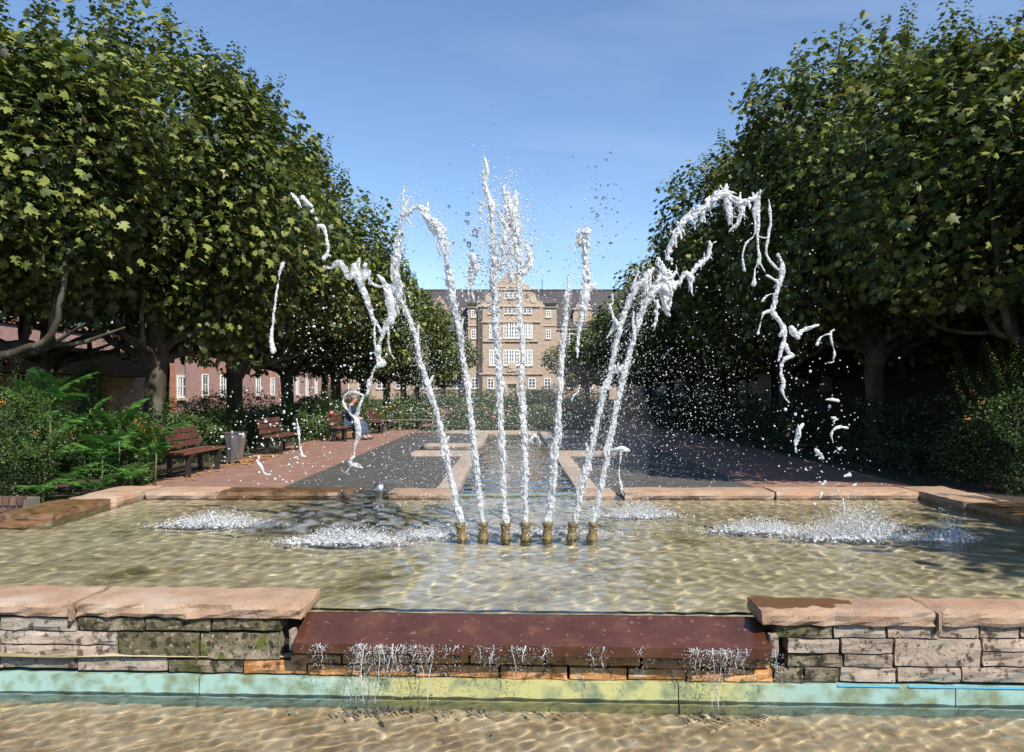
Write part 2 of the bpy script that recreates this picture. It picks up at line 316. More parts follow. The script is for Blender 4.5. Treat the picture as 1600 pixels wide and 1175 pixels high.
def sandpatch():
    """the sandstone with a wet patch on the top near the weir"""
    m = m_sand.copy(); m.name = 'sandstone_with_wet_patch'; nt = m.node_tree; L = nt.links.new; N = nt.nodes.new; b = nt.nodes['Principled BSDF']
    src = b.inputs['Base Color'].links[0].from_socket
    tc = N('ShaderNodeTexCoord'); mp = N('ShaderNodeMapping'); mp.vector_type = 'POINT'
    mp.inputs['Location'].default_value = (-1.70/.36, -4.76/.16, 0); mp.inputs['Scale'].default_value = (1/.36, 1/.16, 0); L(tc.outputs['Object'], mp.inputs[0])
    ln = N('ShaderNodeVectorMath'); ln.operation = 'LENGTH'; L(mp.outputs[0], ln.inputs[0])
    n = N('ShaderNodeTexNoise'); n.inputs['Scale'].default_value = 9; n.inputs['Detail'].default_value = 6; L(tc.outputs['Object'], n.inputs['Vector'])
    a = N('ShaderNodeMath'); a.operation = 'MULTIPLY_ADD'; a.inputs[1].default_value = 1.3; L(n.outputs['Fac'], a.inputs[0]); L(ln.outputs['Value'], a.inputs[2])
    mr = N('ShaderNodeMapRange'); mr.inputs['From Min'].default_value = 1.66; mr.inputs['From Max'].default_value = 1.58; L(a.outputs[0], mr.inputs['Value'])
    mx = N('ShaderNodeMix'); mx.data_type = 'RGBA'; L(mr.outputs[0], mx.inputs['Factor']); L(src, mx.inputs['A']); mx.inputs['B'].default_value = (.15,.075,.028,1)
    L(mx.outputs['Result'], b.inputs['Base Color']); mr2 = N('ShaderNodeMapRange'); mr2.inputs['To Min'].default_value = .8; mr2.inputs['To Max'].default_value = .3
    L(mr.outputs[0], mr2.inputs['Value']); L(mr2.outputs[0], b.inputs['Roughness']); return m
m_sandp = sandpatch()
m_water = glassmat('pool_water', (.97,.985,.95))
m_foam = foammat('foamy_water', 0); m_jet = foammat('jet_foam', .35); m_foamc = foammat('thin_foamy_water', .85); m_drop = foammat('water_drop_white', .0, 0)
m_clear = glassmat('clear_drop', (1,1,1)); m_sheet = foammat('water_sheet', 1.0)
m_bronze = stone('nozzle_bronze', [(.3,(.11,.075,.02)),(.7,(.24,.17,.06))], 12, .4, .3, 50, .1, None, .7)
m_steel = metalmat('galvanised_steel', (.55,.56,.57), .38); m_wood = stone('red_brown_plank', [(.3,(.10,.038,.028)),(.7,(.17,.07,.052))], 9, .55, .3, 50, .22)
m_iron = plain('black_iron', (.02,.02,.02), .5)

# ---------------------------------------------------------------- ground (one sheet with the basin cut out)
def ground():
    xs = [-1500, -9.0, 6.2, 1500]; ys = [-1500, -2.0, 10.1, 2500]; mb = MB(); z = -.01
    for i in range(3):
        for j in range(3):
            if i == 1 and j == 1: continue
            mb.add([(xs[i],ys[j],z),(xs[i+1],ys[j],z),(xs[i+1],ys[j+1],z),(xs[i],ys[j+1],z)], [(0,1,2,3)])
    # earth below the basin's sides closes the hole
    o = mb.obj('ground', m_lawn); tag(o, kind='structure')
    def sheet(name, x0,x1,y0,y1, z, mat):
        return tag(MB().add([(x0,y0,z),(x1,y0,z),(x1,y1,z),(x0,y1,z)], [(0,1,2,3)]).obj(name, mat), kind='structure')
    sheet('red_path', -5.6, -3.3, 10.3, 60, .0, m_path)
    sheet('red_path', 3.5, 5.9, 10.3, 60, .0, m_path)
    tag(MB().add([(-3.3,10.3,.004),(-1.0,10.3,.004),(-1.0,25,.004),(-3.3,25,.004)], [(0,1,2,3)]).obj('sett_paving', m_sett), kind='structure')
    tag(MB().add([(1.15,10.3,.004),(3.5,10.3,.004),(3.5,25,.004),(1.15,25,.004)], [(0,1,2,3)]).obj('sett_paving', m_sett), kind='structure')
    sheet('cross_path', -3.3, 3.5, 25.3, 26.2, .004, m_path)
    sheet('planting_bed', -9.0, -5.6, 8.8, 60, .004, m_soil)
    sheet('planting_bed', 6.2, 9.5, 2, 60, .004, m_soil)
ground()

# ---------------------------------------------------------------- pools
def waves(X, Y, seed, amp, ks, n=34, dirn=None):
    g = np.random.default_rng(seed); Z = np.zeros_like(X)
    for i in range(n):
        k = math.exp(g.uniform(math.log(ks[0]), math.log(ks[1]))); a = g.uniform(0, 6.283)
        if dirn is not None: a = dirn + g.normal()*1.0
        ph = g.uniform(0, 6.283); wx = .25*np.sin(1.3*X+g.uniform(0,6)) ; wy = .25*np.sin(1.1*Y+g.uniform(0,6))
        Z += amp/k**1.5*np.sin(k*((X+wy*.3)*math.cos(a)+(Y+wx*.3)*math.sin(a))+ph)
    return Z
def water(name, x0,x1,y0f,y1, z, nx, ny, seed, amp, ks, splashes=()):
    X, T = np.meshgrid(np.linspace(x0,x1,nx), np.linspace(0,1,ny)); Y0 = y0f(X); Y = Y0 + (y1-Y0)*T
    Z = z + waves(X, Y, seed, amp, ks)
    for (cx, cy, r, a) in splashes:
        d = np.sqrt((X-cx)**2+((Y-cy)*1.1)**2); e = np.exp(-(d/r)**2)
        Z += e*a*(.5+.5*np.sin(d*38+X*7)) + e*waves(X, Y, seed+9, a*9, (18, 60), 22)
    V = np.stack([X,Y,Z], -1).reshape(-1,3); i = np.arange(nx*ny).reshape(ny,nx)
    q = np.stack([i[:-1,:-1],i[:-1,1:],i[1:,1:],i[1:,:-1]], -1).reshape(-1,4); T3 = np.concatenate([q[:,[0,1,2]], q[:,[0,2,3]]])
    o = link(name, np_mesh(name, V, T3, m_water, smooth=True)); o.cycles.is_caustics_caster = True
    return tag(o, kind='structure')
SPL = [(-3.1,7.95,.5,.010), (-1.45,7.05,.5,.012), (1.45,8.55,.4,.010), (2.6,7.6,.4,.010), (3.3,7.2,.5,.014), (.15,7.25,.8,.006)]
wallY = lambda x: 4.64 - .038*x
water('upper_pool_water', -6.5, 5.3, lambda X: wallY(X)+.155, 10.1, .01, 700, 340, 3, .108, (19, 88), SPL)
water('lower_pool_water', -4.1, 4.1, lambda X: X*0+2.7, 4.7, -.44, 590, 150, 5, .125, (24, 105))
water('lower_pool_water', -9.0, -4.1, lambda X: X*0-2.0, 4.8, -.44, 120, 160, 5, .10, (8, 30))
water('lower_pool_water', 4.1, 6.15, lambda X: X*0-2.0, 4.6, -.44, 50, 160, 5, .10, (8, 30))
water('lower_pool_water', -4.1, 4.1, lambda X: X*0-2.0, 2.7, -.44, 200, 110, 5, .10, (8, 30))
def bed(name, mat, x0,x1,y0,y1,z, seed, n=40, amp=.03):
    mb = MB(); V = []; Fc = []
    for j in range(n+1):
        for i in range(n+1):
            x = x0+(x1-x0)*i/n; y = y0+(y1-y0)*j/n; V.append((x,y,z+amp*noise.noise(Vector((x*1.3,y*1.3,seed)))))
    for j in range(n):
        for i in range(n): a = j*(n+1)+i; Fc.append((a,a+1,a+n+2,a+n+1))
    o = mb.add(V,Fc).obj(name, mat, smooth=True); o.cycles.is_caustics_receiver = True; return tag(o, kind='structure')
bed('upper_pool_bed', m_bed, -8.3, 5.5, 4.7, 10.4, -.23, 1)
bed('lower_pool_bed', m_bedlow, -9.0, 6.2, -2.0, 4.78, -.61, 2)
for nm, b in (('basin_inner_wall', (-5.2,5.6,10.08,10.35,-.4,-.005)), ('basin_inner_wall', (5.28,5.6,4.9,10.1,-.4,-.005)), ('basin_inner_wall', (-5.15,-4.78,8.1,10.1,-.4,-.005)),
              ('basin_inner_wall', (-6.8,-4.78,7.9,8.12,-.4,.0)), ('basin_inner_wall', (-6.8,-6.48,4.9,7.9,-.4,-.005)),
              ('lower_basin_wall', (-9.05,-8.9,-2,4.7,-.7,.0)), ('lower_basin_wall', (6.1,6.2,-2,4.9,-.7,.0)), ('lower_basin_wall', (-9.05,6.2,-2.1,-1.98,-.7,.0))):
    o = MB().box(*b).obj(nm, m_basin); o.cycles.is_caustics_receiver = True; tag(o, kind='structure')
# terrace fill beside the basin (between planting beds and the rim)
tag(MB().box(-9.0,-5.16,8.13,10.1,-.3,-.012).obj('terrace_fill', m_soil), kind='structure')
tag(MB().box(-9.0,-6.81,4.9,8.12,-.3,-.012).obj('terrace_fill', m_soil), kind='structure')
tag(MB().box(5.61,6.2,4.9,10.1,-.3,-.012).obj('terrace_fill', m_soil), kind='structure')

# ---------------------------------------------------------------- front wall of rough stones
wall = thing('stone_wall', 'low front wall of rough layered stones between the two pools', 'wall', (0,4.67,-.5))
def wx(u):  # pixel column to x on the wall face
    a = (u-800)/F; return a*4.64/(1+.038*a)
def wz(v, x): return EYE - (v-610)/F*wallY(x)
ROT = math.atan(-.038)
def to_wall(V): # x, depth behind face, z -> world
    return [(x - d*math.sin(ROT), wallY(x)+d*math.cos(ROT), z) for x,d,z in V]
def wstone(u0,u1,v0,v1, mat, proud=0.0, seed=None, label=None):
    xa, xb = wx(u0)+.002, wx(u1)-.002; xm = (xa+xb)/2; zt = wz(v0,xm)-.000; zb = wz(v1,xm)+.001
    s = seed or random.random()*50; n = max(2, min(8, int((xb-xa)/.09)))
    V, Fc = rbox(xa,xb,-proud,.14,zb,zt,(n,1,3),.004,.003,11,s,.016+proud*.3)
    o = MB().add(to_wall(V), Fc).obj('stone', mat, wall)
    if label: o['label'] = label
# left part
L1 = [(-420,-260),(-258,-120),(-118,-2),(0,120),(122,226),(227,330),(331,440)]
for i,(a,b) in enumerate(L1): wstone(a,b,964+a*.008+(0),985, m_stone if i < 4 else m_moss, .006)
for a,b,c,d,mt in [(-300,-130,986,1008,m_stone),(-128,0,986,1024,m_stone),(0,183,986,1007,m_stone),(8,183,1008,1024,m_stone),(-1,7,1008,1043,m_stone),(184,312,988,1029,m_moss),(313,437,989,1030,m_moss),
    (-300,-130,1009,1024,m_stone),(-420,-302,986,1024,m_stone),(-420,-250,1025,1043,m_stone),(-249,-110,1025,1043,m_stone),(-109,-2,1025,1043,m_stone),(8,121,1025,1044,m_stone),(122,262,1026,1048,m_stone),(263,380,1031,1051,m_moss),(381,480,1032,1053,m_rust)]:
    wstone(a,b,c,d,mt,random.uniform(0,.012))
# under the weir
for a,b,c,d in [(455,534,1022,1037),(535,640,1022,1037),(641,733,1022,1037),(734,851,1023,1038),(852,1001,1023,1040),(1003,1090,1020,1044),(1091,1205,1021,1044),
    (481,565,1038,1055),(566,648,1038,1056),(650,780,1039,1058),(781,887,1040,1061),(889,980,1042,1062),(981,1073,1045,1063),(1074,1130,1046,1064),(1131,1208,1046,1065)]:
    wstone(a,b,c,d,m_rust,random.uniform(0,.014))
# right part
for a,b in [(1212,1301),(1302,1385),(1386,1467),(1468,1530),(1531,1593),(1594,1700),(1702,1800),(1802,1900)]: wstone(a,b,976,997, m_moss if a < 1300 else m_stone, .004)
for a,b,c,d,mt in [(1230,1312,998,1020,m_stone),(1313,1396,998,1021,m_stone),(1230,1318,1022,1043,m_moss),(1319,1395,1022,1043,m_stone),(1397,1532,998,1042,m_stone),(1534,1640,998,1018,m_stone),(1534,1680,1019,1041,m_stone),
    (1642,1800,998,1018,m_stone),(1682,1800,1019,1041,m_stone),(1802,1900,998,1041,m_stone),(1209,1256,1044,1066,m_moss),(1257,1311,1044,1066,m_moss),(1312,1400,1043,1066,m_stone),(1401,1501,1043,1066,m_stone),(1502,1620,1042,1066,m_stone),(1622,1760,1042,1066,m_stone),(1762,1900,1042,1066,m_stone)]:
    wstone(a,b,c,d,mt,random.uniform(0,.014))
MB().add(*(lambda V,Fc: (to_wall(V),Fc))(*(lambda b: (b.v,b.f))(MB().box(-6.2,6.2,.10,.30,-.68,-.075)))).obj('wall_core', m_gap, wall)
# painted plinth in panels, stepped out under water
px = [-6.2,-3.6,-1.9,.99,2.6,6.2]
for a,b in zip(px[:-1], px[1:]):
    V, Fc = rbox(a+.001,b-.001,-.045,.12,-.68,-.342,(16,1,3),.004,.002,8,a); o = MB().add(to_wall(V),Fc).obj('plinth', m_plinth, wall)
    V, Fc = rbox(a+.001,b-.001,-.075,-.052,-.68,-.48,(16,1,2),.004,.004,8,b); MB().add(to_wall(V),Fc).obj('plinth_foot', m_plinth, wall).cycles.is_caustics_receiver = True
for a,b in ((1.92,2.28),(2.33,4.5)): MB().add(*(lambda m: (to_wall(m.v), m.f))(MB().box(a,b,-.050,-.030,-.3425,-.3385))).obj('blue_paint_strip', m_aqua, wall)
# coping slabs of the front wall
def cslab(x0,x1,mat,d0=-.03,d1=.40,zt=.10,th=.098,seed=1.0,lab=None):
    n = max(4,int((x1-x0)/.07)); V, Fc = rbox(x0,x1,d0,d1,zt-th,zt,(n,5,3),.006,.010,14,seed,.022)
    o = MB().add(to_wall(V),Fc).obj('coping_slab', mat, wall)
    if lab: o['label'] = lab
    return o
xe = wx(477)
cslab(-2.69, -1.275, m_sand, seed=3); cslab(-4.2,-2.71,m_sand,seed=5); cslab(-5.9,-4.22,m_sand,seed=6)
cslab(1.475, 2.50, m_sandp, d0=-.035,d1=.30, seed=8, lab='coping slab with a dark wet patch'); cslab(2.52,3.9,m_sand,d0=-.035,d1=.32,seed=9); cslab(3.92,5.6,m_sand,d0=-.035,d1=.32,seed=10)
for x0,x1 in ((-2.708,-2.692),(2.502,2.518)): MB().add(*(lambda m: (to_wall(m.v), m.f))(MB().box(x0,x1,-.05,.30,-.01,.094))).obj('joint_mortar', m_sand, wall)
# weir slab
weir = thing('weir_slab', 'red-brown wet slab that the upper pool spills over', 'weir', (.1,4.6,0))
def prism(p, x0, x1, seg=1):  # profile (y,z) extruded along wall x
    V = []; Fc = []; n = len(p)
    for i in range(seg+1):
        x = x0+(x1-x0)*i/seg
        for (d,z) in p: V.append((x, d, z))
    for i in range(seg):
        for k in range(n): l = (k+1)%n; Fc.append((i*n+k,i*n+l,(i+1)*n+l,(i+1)*n+k))
    Fc.append(tuple(range(n-1,-1,-1))); Fc.append(tuple(seg*n+k for k in range(n))); return V, Fc
V, Fc = prism([(-.112,-.165),(-.120,-.103),(-.110,-.096),(.17,.0),(.2,-.02),(.2,-.09)], -1.30, 1.515, 30)
V = [(x, y+.004*noise.noise(Vector((x*6,y*9,z*9))), z+.003*noise.noise(Vector((x*5,y*8,3)))) for x,y,z in V]
MB().add(to_wall(V),Fc).obj('slab', m_weir, weir)
for a,b in ((-1.345,-1.303),(1.52,1.575)):
    V,Fc = rbox(a,b,-.07,.0,-.175,-.04,(2,2,3),.004,.006,12,a); MB().add(to_wall(V),Fc).obj('support_block', m_stone, weir)
# thin film running over the front edge, and the falling strands
drips = MB()
def strand(mb, x, d, z0, z1, r):
    pts = []; rad = []; n = 9; ph = random.random()*9
    for k in range(n):
        t = k/(n-1); pts.append((x+.012*math.sin(ph+t*4)+random.uniform(-.004,.004), d-.05*t**.6*1.0+random.uniform(-.003,.003), z0+(z1-z0)*t)); rad.append(r*(.6+.9*random.random())*(1-.3*t))
    V,Fc = tube(pts,rad,6); mb.add(to_wall(V),Fc)
random.seed(21)
groups = [(575,60,24),(640,70,26),(735,90,30),(500,40,7),(900,60,6),(985,30,3),(1108,18,14),(1140,22,9),(1196,8,12),(820,50,8),(1050,40,5)]
for (u,w_,n) in groups:
    for i in range(n):
        if i % 4 and (u not in (575,640,1108,1140) or i % 3): continue
        x = wx(u+random.gauss(0,.5)*w_); big = random.random()
        z1 = -.475 if (u in (575,640,1108,1196) and big > .45) else random.uniform(-.30,-.14); r = random.uniform(.0015,.0055)
        strand(drips, x, -.122, -.10, z1 if random.random() < .4 else -.10-.3*.35*random.random(), r*.55)
        for k in range(60):
            zz = -.11-.35*random.random()**1.2 if z1 < -.4 else -.10-.2*random.random()**2; drips.add(*(lambda m:(to_wall(m.v),m.f))(MB().ball((x+random.gauss(0,.03), -.13-random.random()*.06, zz), random.uniform(.001,.003))))
tag(drips.obj('falling_water', m_foamc, smooth=True), 'clear strands of water dripping off the front edge of the weir', 'water', kind='stuff')  # foam white on the strands paints in their sparkle in the sun
# foam where the weir water lands
mb = MB()
for (u,s,n) in ((610,60,90),(1115,35,60),(1190,15,20),(800,200,60)):
    for i in range(n):
        x = wx(u+random.gauss(0,.6)*s); mb.add(*(lambda m:(to_wall(m.v),m.f))(MB().ball((x,-.16-abs(random.gauss(0,.08)),-.449), random.uniform(.002,.007), (1.3,1.3,.5))))
tag(mb.obj('weir_foam', m_drop, smooth=True), 'white bubbles where the weir water meets the lower pool', 'foam', kind='stuff')

# ---------------------------------------------------------------- rim of the far side and sides
rim = thing('stone_rim', 'flat sandstone coping around the back and sides of the upper pool', 'coping', (0,10.1,0))
def slab(x0,x1,y0,y1,mat,z1=.10,z0=-.005,parent=None,nm='coping_slab',seed=None,amp=.006,ampf=.02):
    nx = max(3,int((x1-x0)/.12)); ny = max(3,int((y1-y0)/.12)); V,Fc = rbox(x0,x1,y0,y1,z0,z1,(min(nx,14),min(ny,14),2),amp,.012,10,seed or x0+y0,ampf)
    return MB().add(V,Fc).obj(nm, mat, parent or rim)
slab(-4.72,-3.80,9.86,10.42,m_sand,.105); slab(-3.79,-1.99,9.85,10.40,m_sandwet,.10); slab(-1.60,-.74,9.87,10.40,m_sand,.09)
slab(.90,1.34,9.87,10.40,m_sand,.09); slab(1.44,3.38,9.86,10.40,m_sand,.10); slab(3.39,5.24,9.86,10.42,m_sand,.105)
slab(5.25,5.85,8.95,10.44,m_sand,.11); slab(5.27,5.86,7.4,8.93,m_sandwet,.105); slab(5.28,5.87,5.9,7.38,m_sand,.105); slab(5.28,5.87,4.95,5.88,m_sand,.105)
slab(-5.32,-4.74,9.2,10.44,m_sand,.115); slab(-5.42,-4.78,8.02,9.18,m_sandwet,.115)
slab(-6.3,-4.9,7.78,8.25,m_sandwet,.045,-.03); slab(-8.2,-6.32,7.78,8.25,m_sandwet,.045,-.03)

# low brick planter wall at the left
pw = thing('planter_wall', 'low dark red brick planter wall at the left edge beside the rim', 'wall', (-6.3,8.7,0))
m_brick = stone('dark_brick', [(.3,(.09,.05,.04)),(.6,(.16,.09,.075)),(.75,(.22,.15,.13))], 12, .9, .5, 60, .3)
MB().box(-8.0,-5.47,8.62,8.9,-.3,.17).obj('core', m_mortar, pw)
bm = [MB().add(*rbox(0,.068,0,.10,0,.105,(1,1,1),.003,.006,9,k)).mesh('brick', m_brick) for k in range(3)]
bs = [MB().add(*rbox(0,.205,0,.10,0,.062,(2,1,1),.003,.006,9,k+5)).mesh('brick', m_brick) for k in range(3)]
for i in range(32): o = link('brick', random.choice(bm), pw); o.location = (-7.96+i*.078, 8.585, .105)
for r_ in range(4):
    for i in range(12): o = link('brick', random.choice(bs), pw); o.location = (-8.0+i*.215+(r_%2)*.1, 8.59, .03-r_*.072)

# ---------------------------------------------------------------- channel behind
ch = thing('channel_kerb', 'pale stone slabs edging the straight channel behind the fountain', 'kerb', (0,17,0))
def ks(x0,x1,y0,y1): return slab(x0,x1,y0,y1,m_slab,.09,-.06,ch,'kerb_slab',None,.004,.006)
y = 10.42
while y < 16.2: ks(-1.03,-.72,y,min(y+1.43,16.2)); ks(.86,1.17,y,min(y+1.43,16.2)); y += 1.45
ks(-2.15,-.72,16.22,16.9); ks(.86,2.25,16.22,16.9); ks(-2.15,-.72,18.95,19.12); ks(.86,2.25,18.95,19.12)
y = 19.22
while y < 24.4: ks(-1.0,-.72,y,y+1.3); ks(.86,1.14,y,y+1.3); y += 1.32
ks(-1.6,1.75,24.55,24.9)
ks(-2.2,2.3,24.95,25.3)
def chwater(x0,x1,y0,y1,z,seed,nx,ny):
    water('channel_water', x0,x1,lambda X:X*0+y0,y1,z,nx,ny,seed,.035,(10,50))
chwater(-.74,.88,10.05,24.5,.022,11,70,420); chwater(-2.2,-.74,16.85,18.95,.022,12,50,60); chwater(.88,2.3,16.85,18.95,.022,13,50,60)
m_chbed = stone('channel_bed', [(.3,(.40,.38,.34)),(.7,(.55,.53,.49))], 6, .7, .4, 30, 0)
for b in ((-.74,.88,10.36,24.5),(-2.2,-.74,16.85,18.95),(.88,2.3,16.85,18.95)):
    o = MB().box(*b,-.2,-.02).obj('channel_bed', m_chbed); tag(o, kind='structure')

# ---------------------------------------------------------------- nozzles and water jets
NOZ = [(722,0),(755,-2),(790,0),(821,1),(855,0),(893,0),(925,2)]
NY = 7.2
nozroot = None
prof = [(.047,-.34),(.047,-.05),(.056,-.02),(.052,.0),(.042,.05),(.040,.085),(.043,.11),(.050,.125),(.052,.137),(.044,.142),(.034,.141),(.033,.10)]
nnames = ['first','second','third','fourth','fifth','sixth','seventh']
tilt = [-.16,-.03,-.02,.01,.05,.10,.12]
for i,(u,dv) in enumerate(NOZ):
    x = (u-800)/F*NY
    if nozroot is None:
        nozroot = thing('fountain_nozzle','x','fountain nozzle',(0,0,0),'bronze nozzles in a row in the upper pool')
        MB().lathe(prof,(0,0,0),20).obj('nozzle_body', m_bronze, nozroot, True)
        MB().lathe([(.047,0),(.052,.002),(.052,.010),(.046,.012)],(0,0,.139),20).obj('rim_ring', m_bronze, nozroot, True)
        o = nozroot
    else: o = dup(nozroot)
    o.location = (x, NY-.05*abs(i-3)*.0, .012); o.rotation_euler = (0, tilt[i], 0)
    o['label'] = f'{nnames[i]} bronze nozzle from the left in the row of seven'

def remeshed(name, mb, voxel, mat, parent=None, fr=.0, freq=30):
    me = mb.mesh('t'); t = bpy.data.objects.new('t', me); COL.objects.link(t)
    md = t.modifiers.new('r','REMESH'); md.mode = 'VOXEL'; md.voxel_size = voxel; md.use_smooth_shade = True
    dg = bpy.context.evaluated_depsgraph_get(); nm = bpy.data.meshes.new_from_object(t.evaluated_get(dg)); bpy.data.objects.remove(t); bpy.data.meshes.remove(me)
    n = len(nm.vertices); co = np.empty(n*3,np.float32); nm.vertices.foreach_get('co',co); no = np.empty(n*3,np.float32); nm.vertices.foreach_get('normal',no)
    if fr:
        c = co.reshape(-1,3).astype(float); g = np.random.default_rng(5); d = np.zeros(n)
        for k in range(14):
            q = g.normal(size=3); q /= np.linalg.norm(q); f_ = freq*g.uniform(.6,3.2); d += np.sin(c@q*f_+g.uniform(0,6.3)+2*np.sin(c@g.normal(size=3)*freq*.3))/ (f_/freq)**.7
        co = (co.reshape(-1,3)+no.reshape(-1,3)*(d*fr/3)[:,None]).astype(np.float32).ravel(); nm.vertices.foreach_set('co',co)
    nm.materials.clear(); nm.materials.append(mat); nm.shade_smooth(); nm.name = name
    return link(name, nm, parent)
def trace(mb, pts, Y=NY, wob=.25, yw=.0, rs=1.0):
    """a rope of water through traced points (u, v, radius px) standing at distance Y"""
    q = []
    for k,(u,v,r) in enumerate(pts):
        yy = Y + (yw*k/len(pts)); p = P(u,v,yy); q.append((*p, r/F*yy*rs))
    q = catmull(q, .022); o = random.random()*99; V = []; rad = []
    for k,p in enumerate(q):
        n1 = noise.noise(Vector((k*.16+o,1,0))); n2 = noise.noise(Vector((k*.2,o,5))); n3 = noise.noise(Vector((k*.21,o,9))); r = max(p[3],.0018)
        V.append((p[0]+n1*r*wob*1.6, p[1]+n2*r*wob*1.6, p[2])); rad.append(r*(1+n3*1.3*wob+.14*noise.noise(Vector((k*.9,o,2)))))
    mb.tube(V, rad, 8)
    mb.ball(V[-1], rad[-1]); mb.ball(V[0], rad[0])
def shred(mb, pts, n, spread, Y=NY, r=(.003,.009), ln=(.02,.08)):
    """small torn ribbons hanging off a jet"""
    q = catmull([(*P(u,v,Y), rr/F*Y) for u,v,rr in pts], .03)
    for i in range(n):
        p = random.choice(q); a = random.uniform(0,6.28); d = p[3]*.9; L_ = random.uniform(*ln)
        s = Vector((p[0]+math.cos(a)*d*.8, p[1]+math.sin(a)*d*.5, p[2])); e = s+Vector((math.cos(a)*spread*random.random(), math.sin(a)*spread*.5, -L_ if random.random()<.6 else L_))
        m_ = (s+e)/2+Vector((random.gauss(0,.008),random.gauss(0,.008),0)); r0 = random.uniform(*r); mb.tube([s,m_,e],[r0*.8,r0,r0*.35],6)
        if random.random()<.5: mb.ball(e+Vector((0,0,-.012)), r0*.8)
def fray(mb, pts, per, Y=NY, spread=.95):
    """many short overlapping filaments along the path: the ragged body of an aerated jet"""
    q = catmull([(*P(u,v,Y), rr/F*Y) for u,v,rr in pts], .02); n = len(q)
    for k in range(1, n-2):
        t = Vector(q[min(k+2,n-1)][:3])-Vector(q[max(k-2,0)][:3]); t = t.normalized() if t.length > 1e-6 else Vector((0,0,1)); a = t.cross(Vector((0,1,0))).normalized() if abs(t.y) < .9 else Vector((1,0,0)); b = Vector((0,1,0)); r = q[k][3]
        for i in range(per):
            th = random.uniform(0,6.283); d = r*spread*random.random()**.6; o = a*math.cos(th)*d+b*math.sin(th)*d; L_ = random.uniform(.012,.045); c = Vector(q[k][:3])+o; e = (a*random.gauss(0,.22)+b*random.gauss(0,.22)+t); r0 = r*random.uniform(.16,.36)*(1.25-d/r*.5 if r > 0 else 1)
            mb.tube([c-e*L_, c, c+e*L_],[r0*.3,r0,r0*.35],5)
J = [
 [(720,815,4.2),(712,780,5.2),(704,745,5),(697,705,4.6),(688,665,4.8),(681,640,4),(672,610,4.2),(663,585,4.2),(655,560,4.6),(650,530,3.8),(642,505,4),(632,480,5),(626,468,4)],
 [(753,815,4.2),(750,780,5),(746,745,5),(742,705,5.4),(738,670,5.4),(735,640,4.6),(730,610,4.6),(727,580,4.8),(722,550,4.6),(720,520,5.6),(714,500,6),(708,470,7),(703,445,7),(700,425,5),(697,400,5),(692,380,7),(686,362,10),(678,350,11.5),(668,340,8),(662,327,6),(648,324,4),(638,330,5),(629,336,6)],
 [(789,815,4),(788,780,4.6),(786,745,4.8),(786,700,5),(783,670,4.8),(782,640,5.2),(781,600,5.8),(779,565,6),(776,530,7),(773,500,6.2),(774,465,8),(772,440,6),(773,410,6.5),(771,380,5.5),(769,350,5),(766,320,5),(761,300,4),(757,282,3),(755,270,1.5)],
 [(821,815,4),(820,780,5.2),(820,745,6),(820,710,5.6),(818,670,7),(817,640,6),(814,600,6),(817,560,5),(816,530,5),(812,500,5),(810,470,5),(812,440,6),(812,410,7),(809,380,8),(805,350,8),(799,325,6),(793,300,3.5)],
 [(856,815,5),(861,780,6.6),(865,745,6.8),(867,710,6),(872,680,6),(873,650,5.2),(875,610,5),(877,570,4.6),(879,545,5),(881,520,4),(884,490,4),(886,465,5),(888,452,3)],
 [(897,815,4.8),(905,780,6.5),(912,745,7),(920,715,6),(928,680,5.6),(937,645,5),(944,615,4.6),(953,585,5),(960,550,4.6),(967,520,5),(974,495,5),(983,470,5),(996,447,6),(1005,440,6)],
 [(928,815,3.8),(935,780,4.6),(943,745,5),(951,705,4.6),(957,670,4.8),(963,635,4.6),(971,600,5),(979,570,5.2),(987,540,4.8),(995,510,5),(1003,488,6),(1012,466,7),(1022,455,9)]]
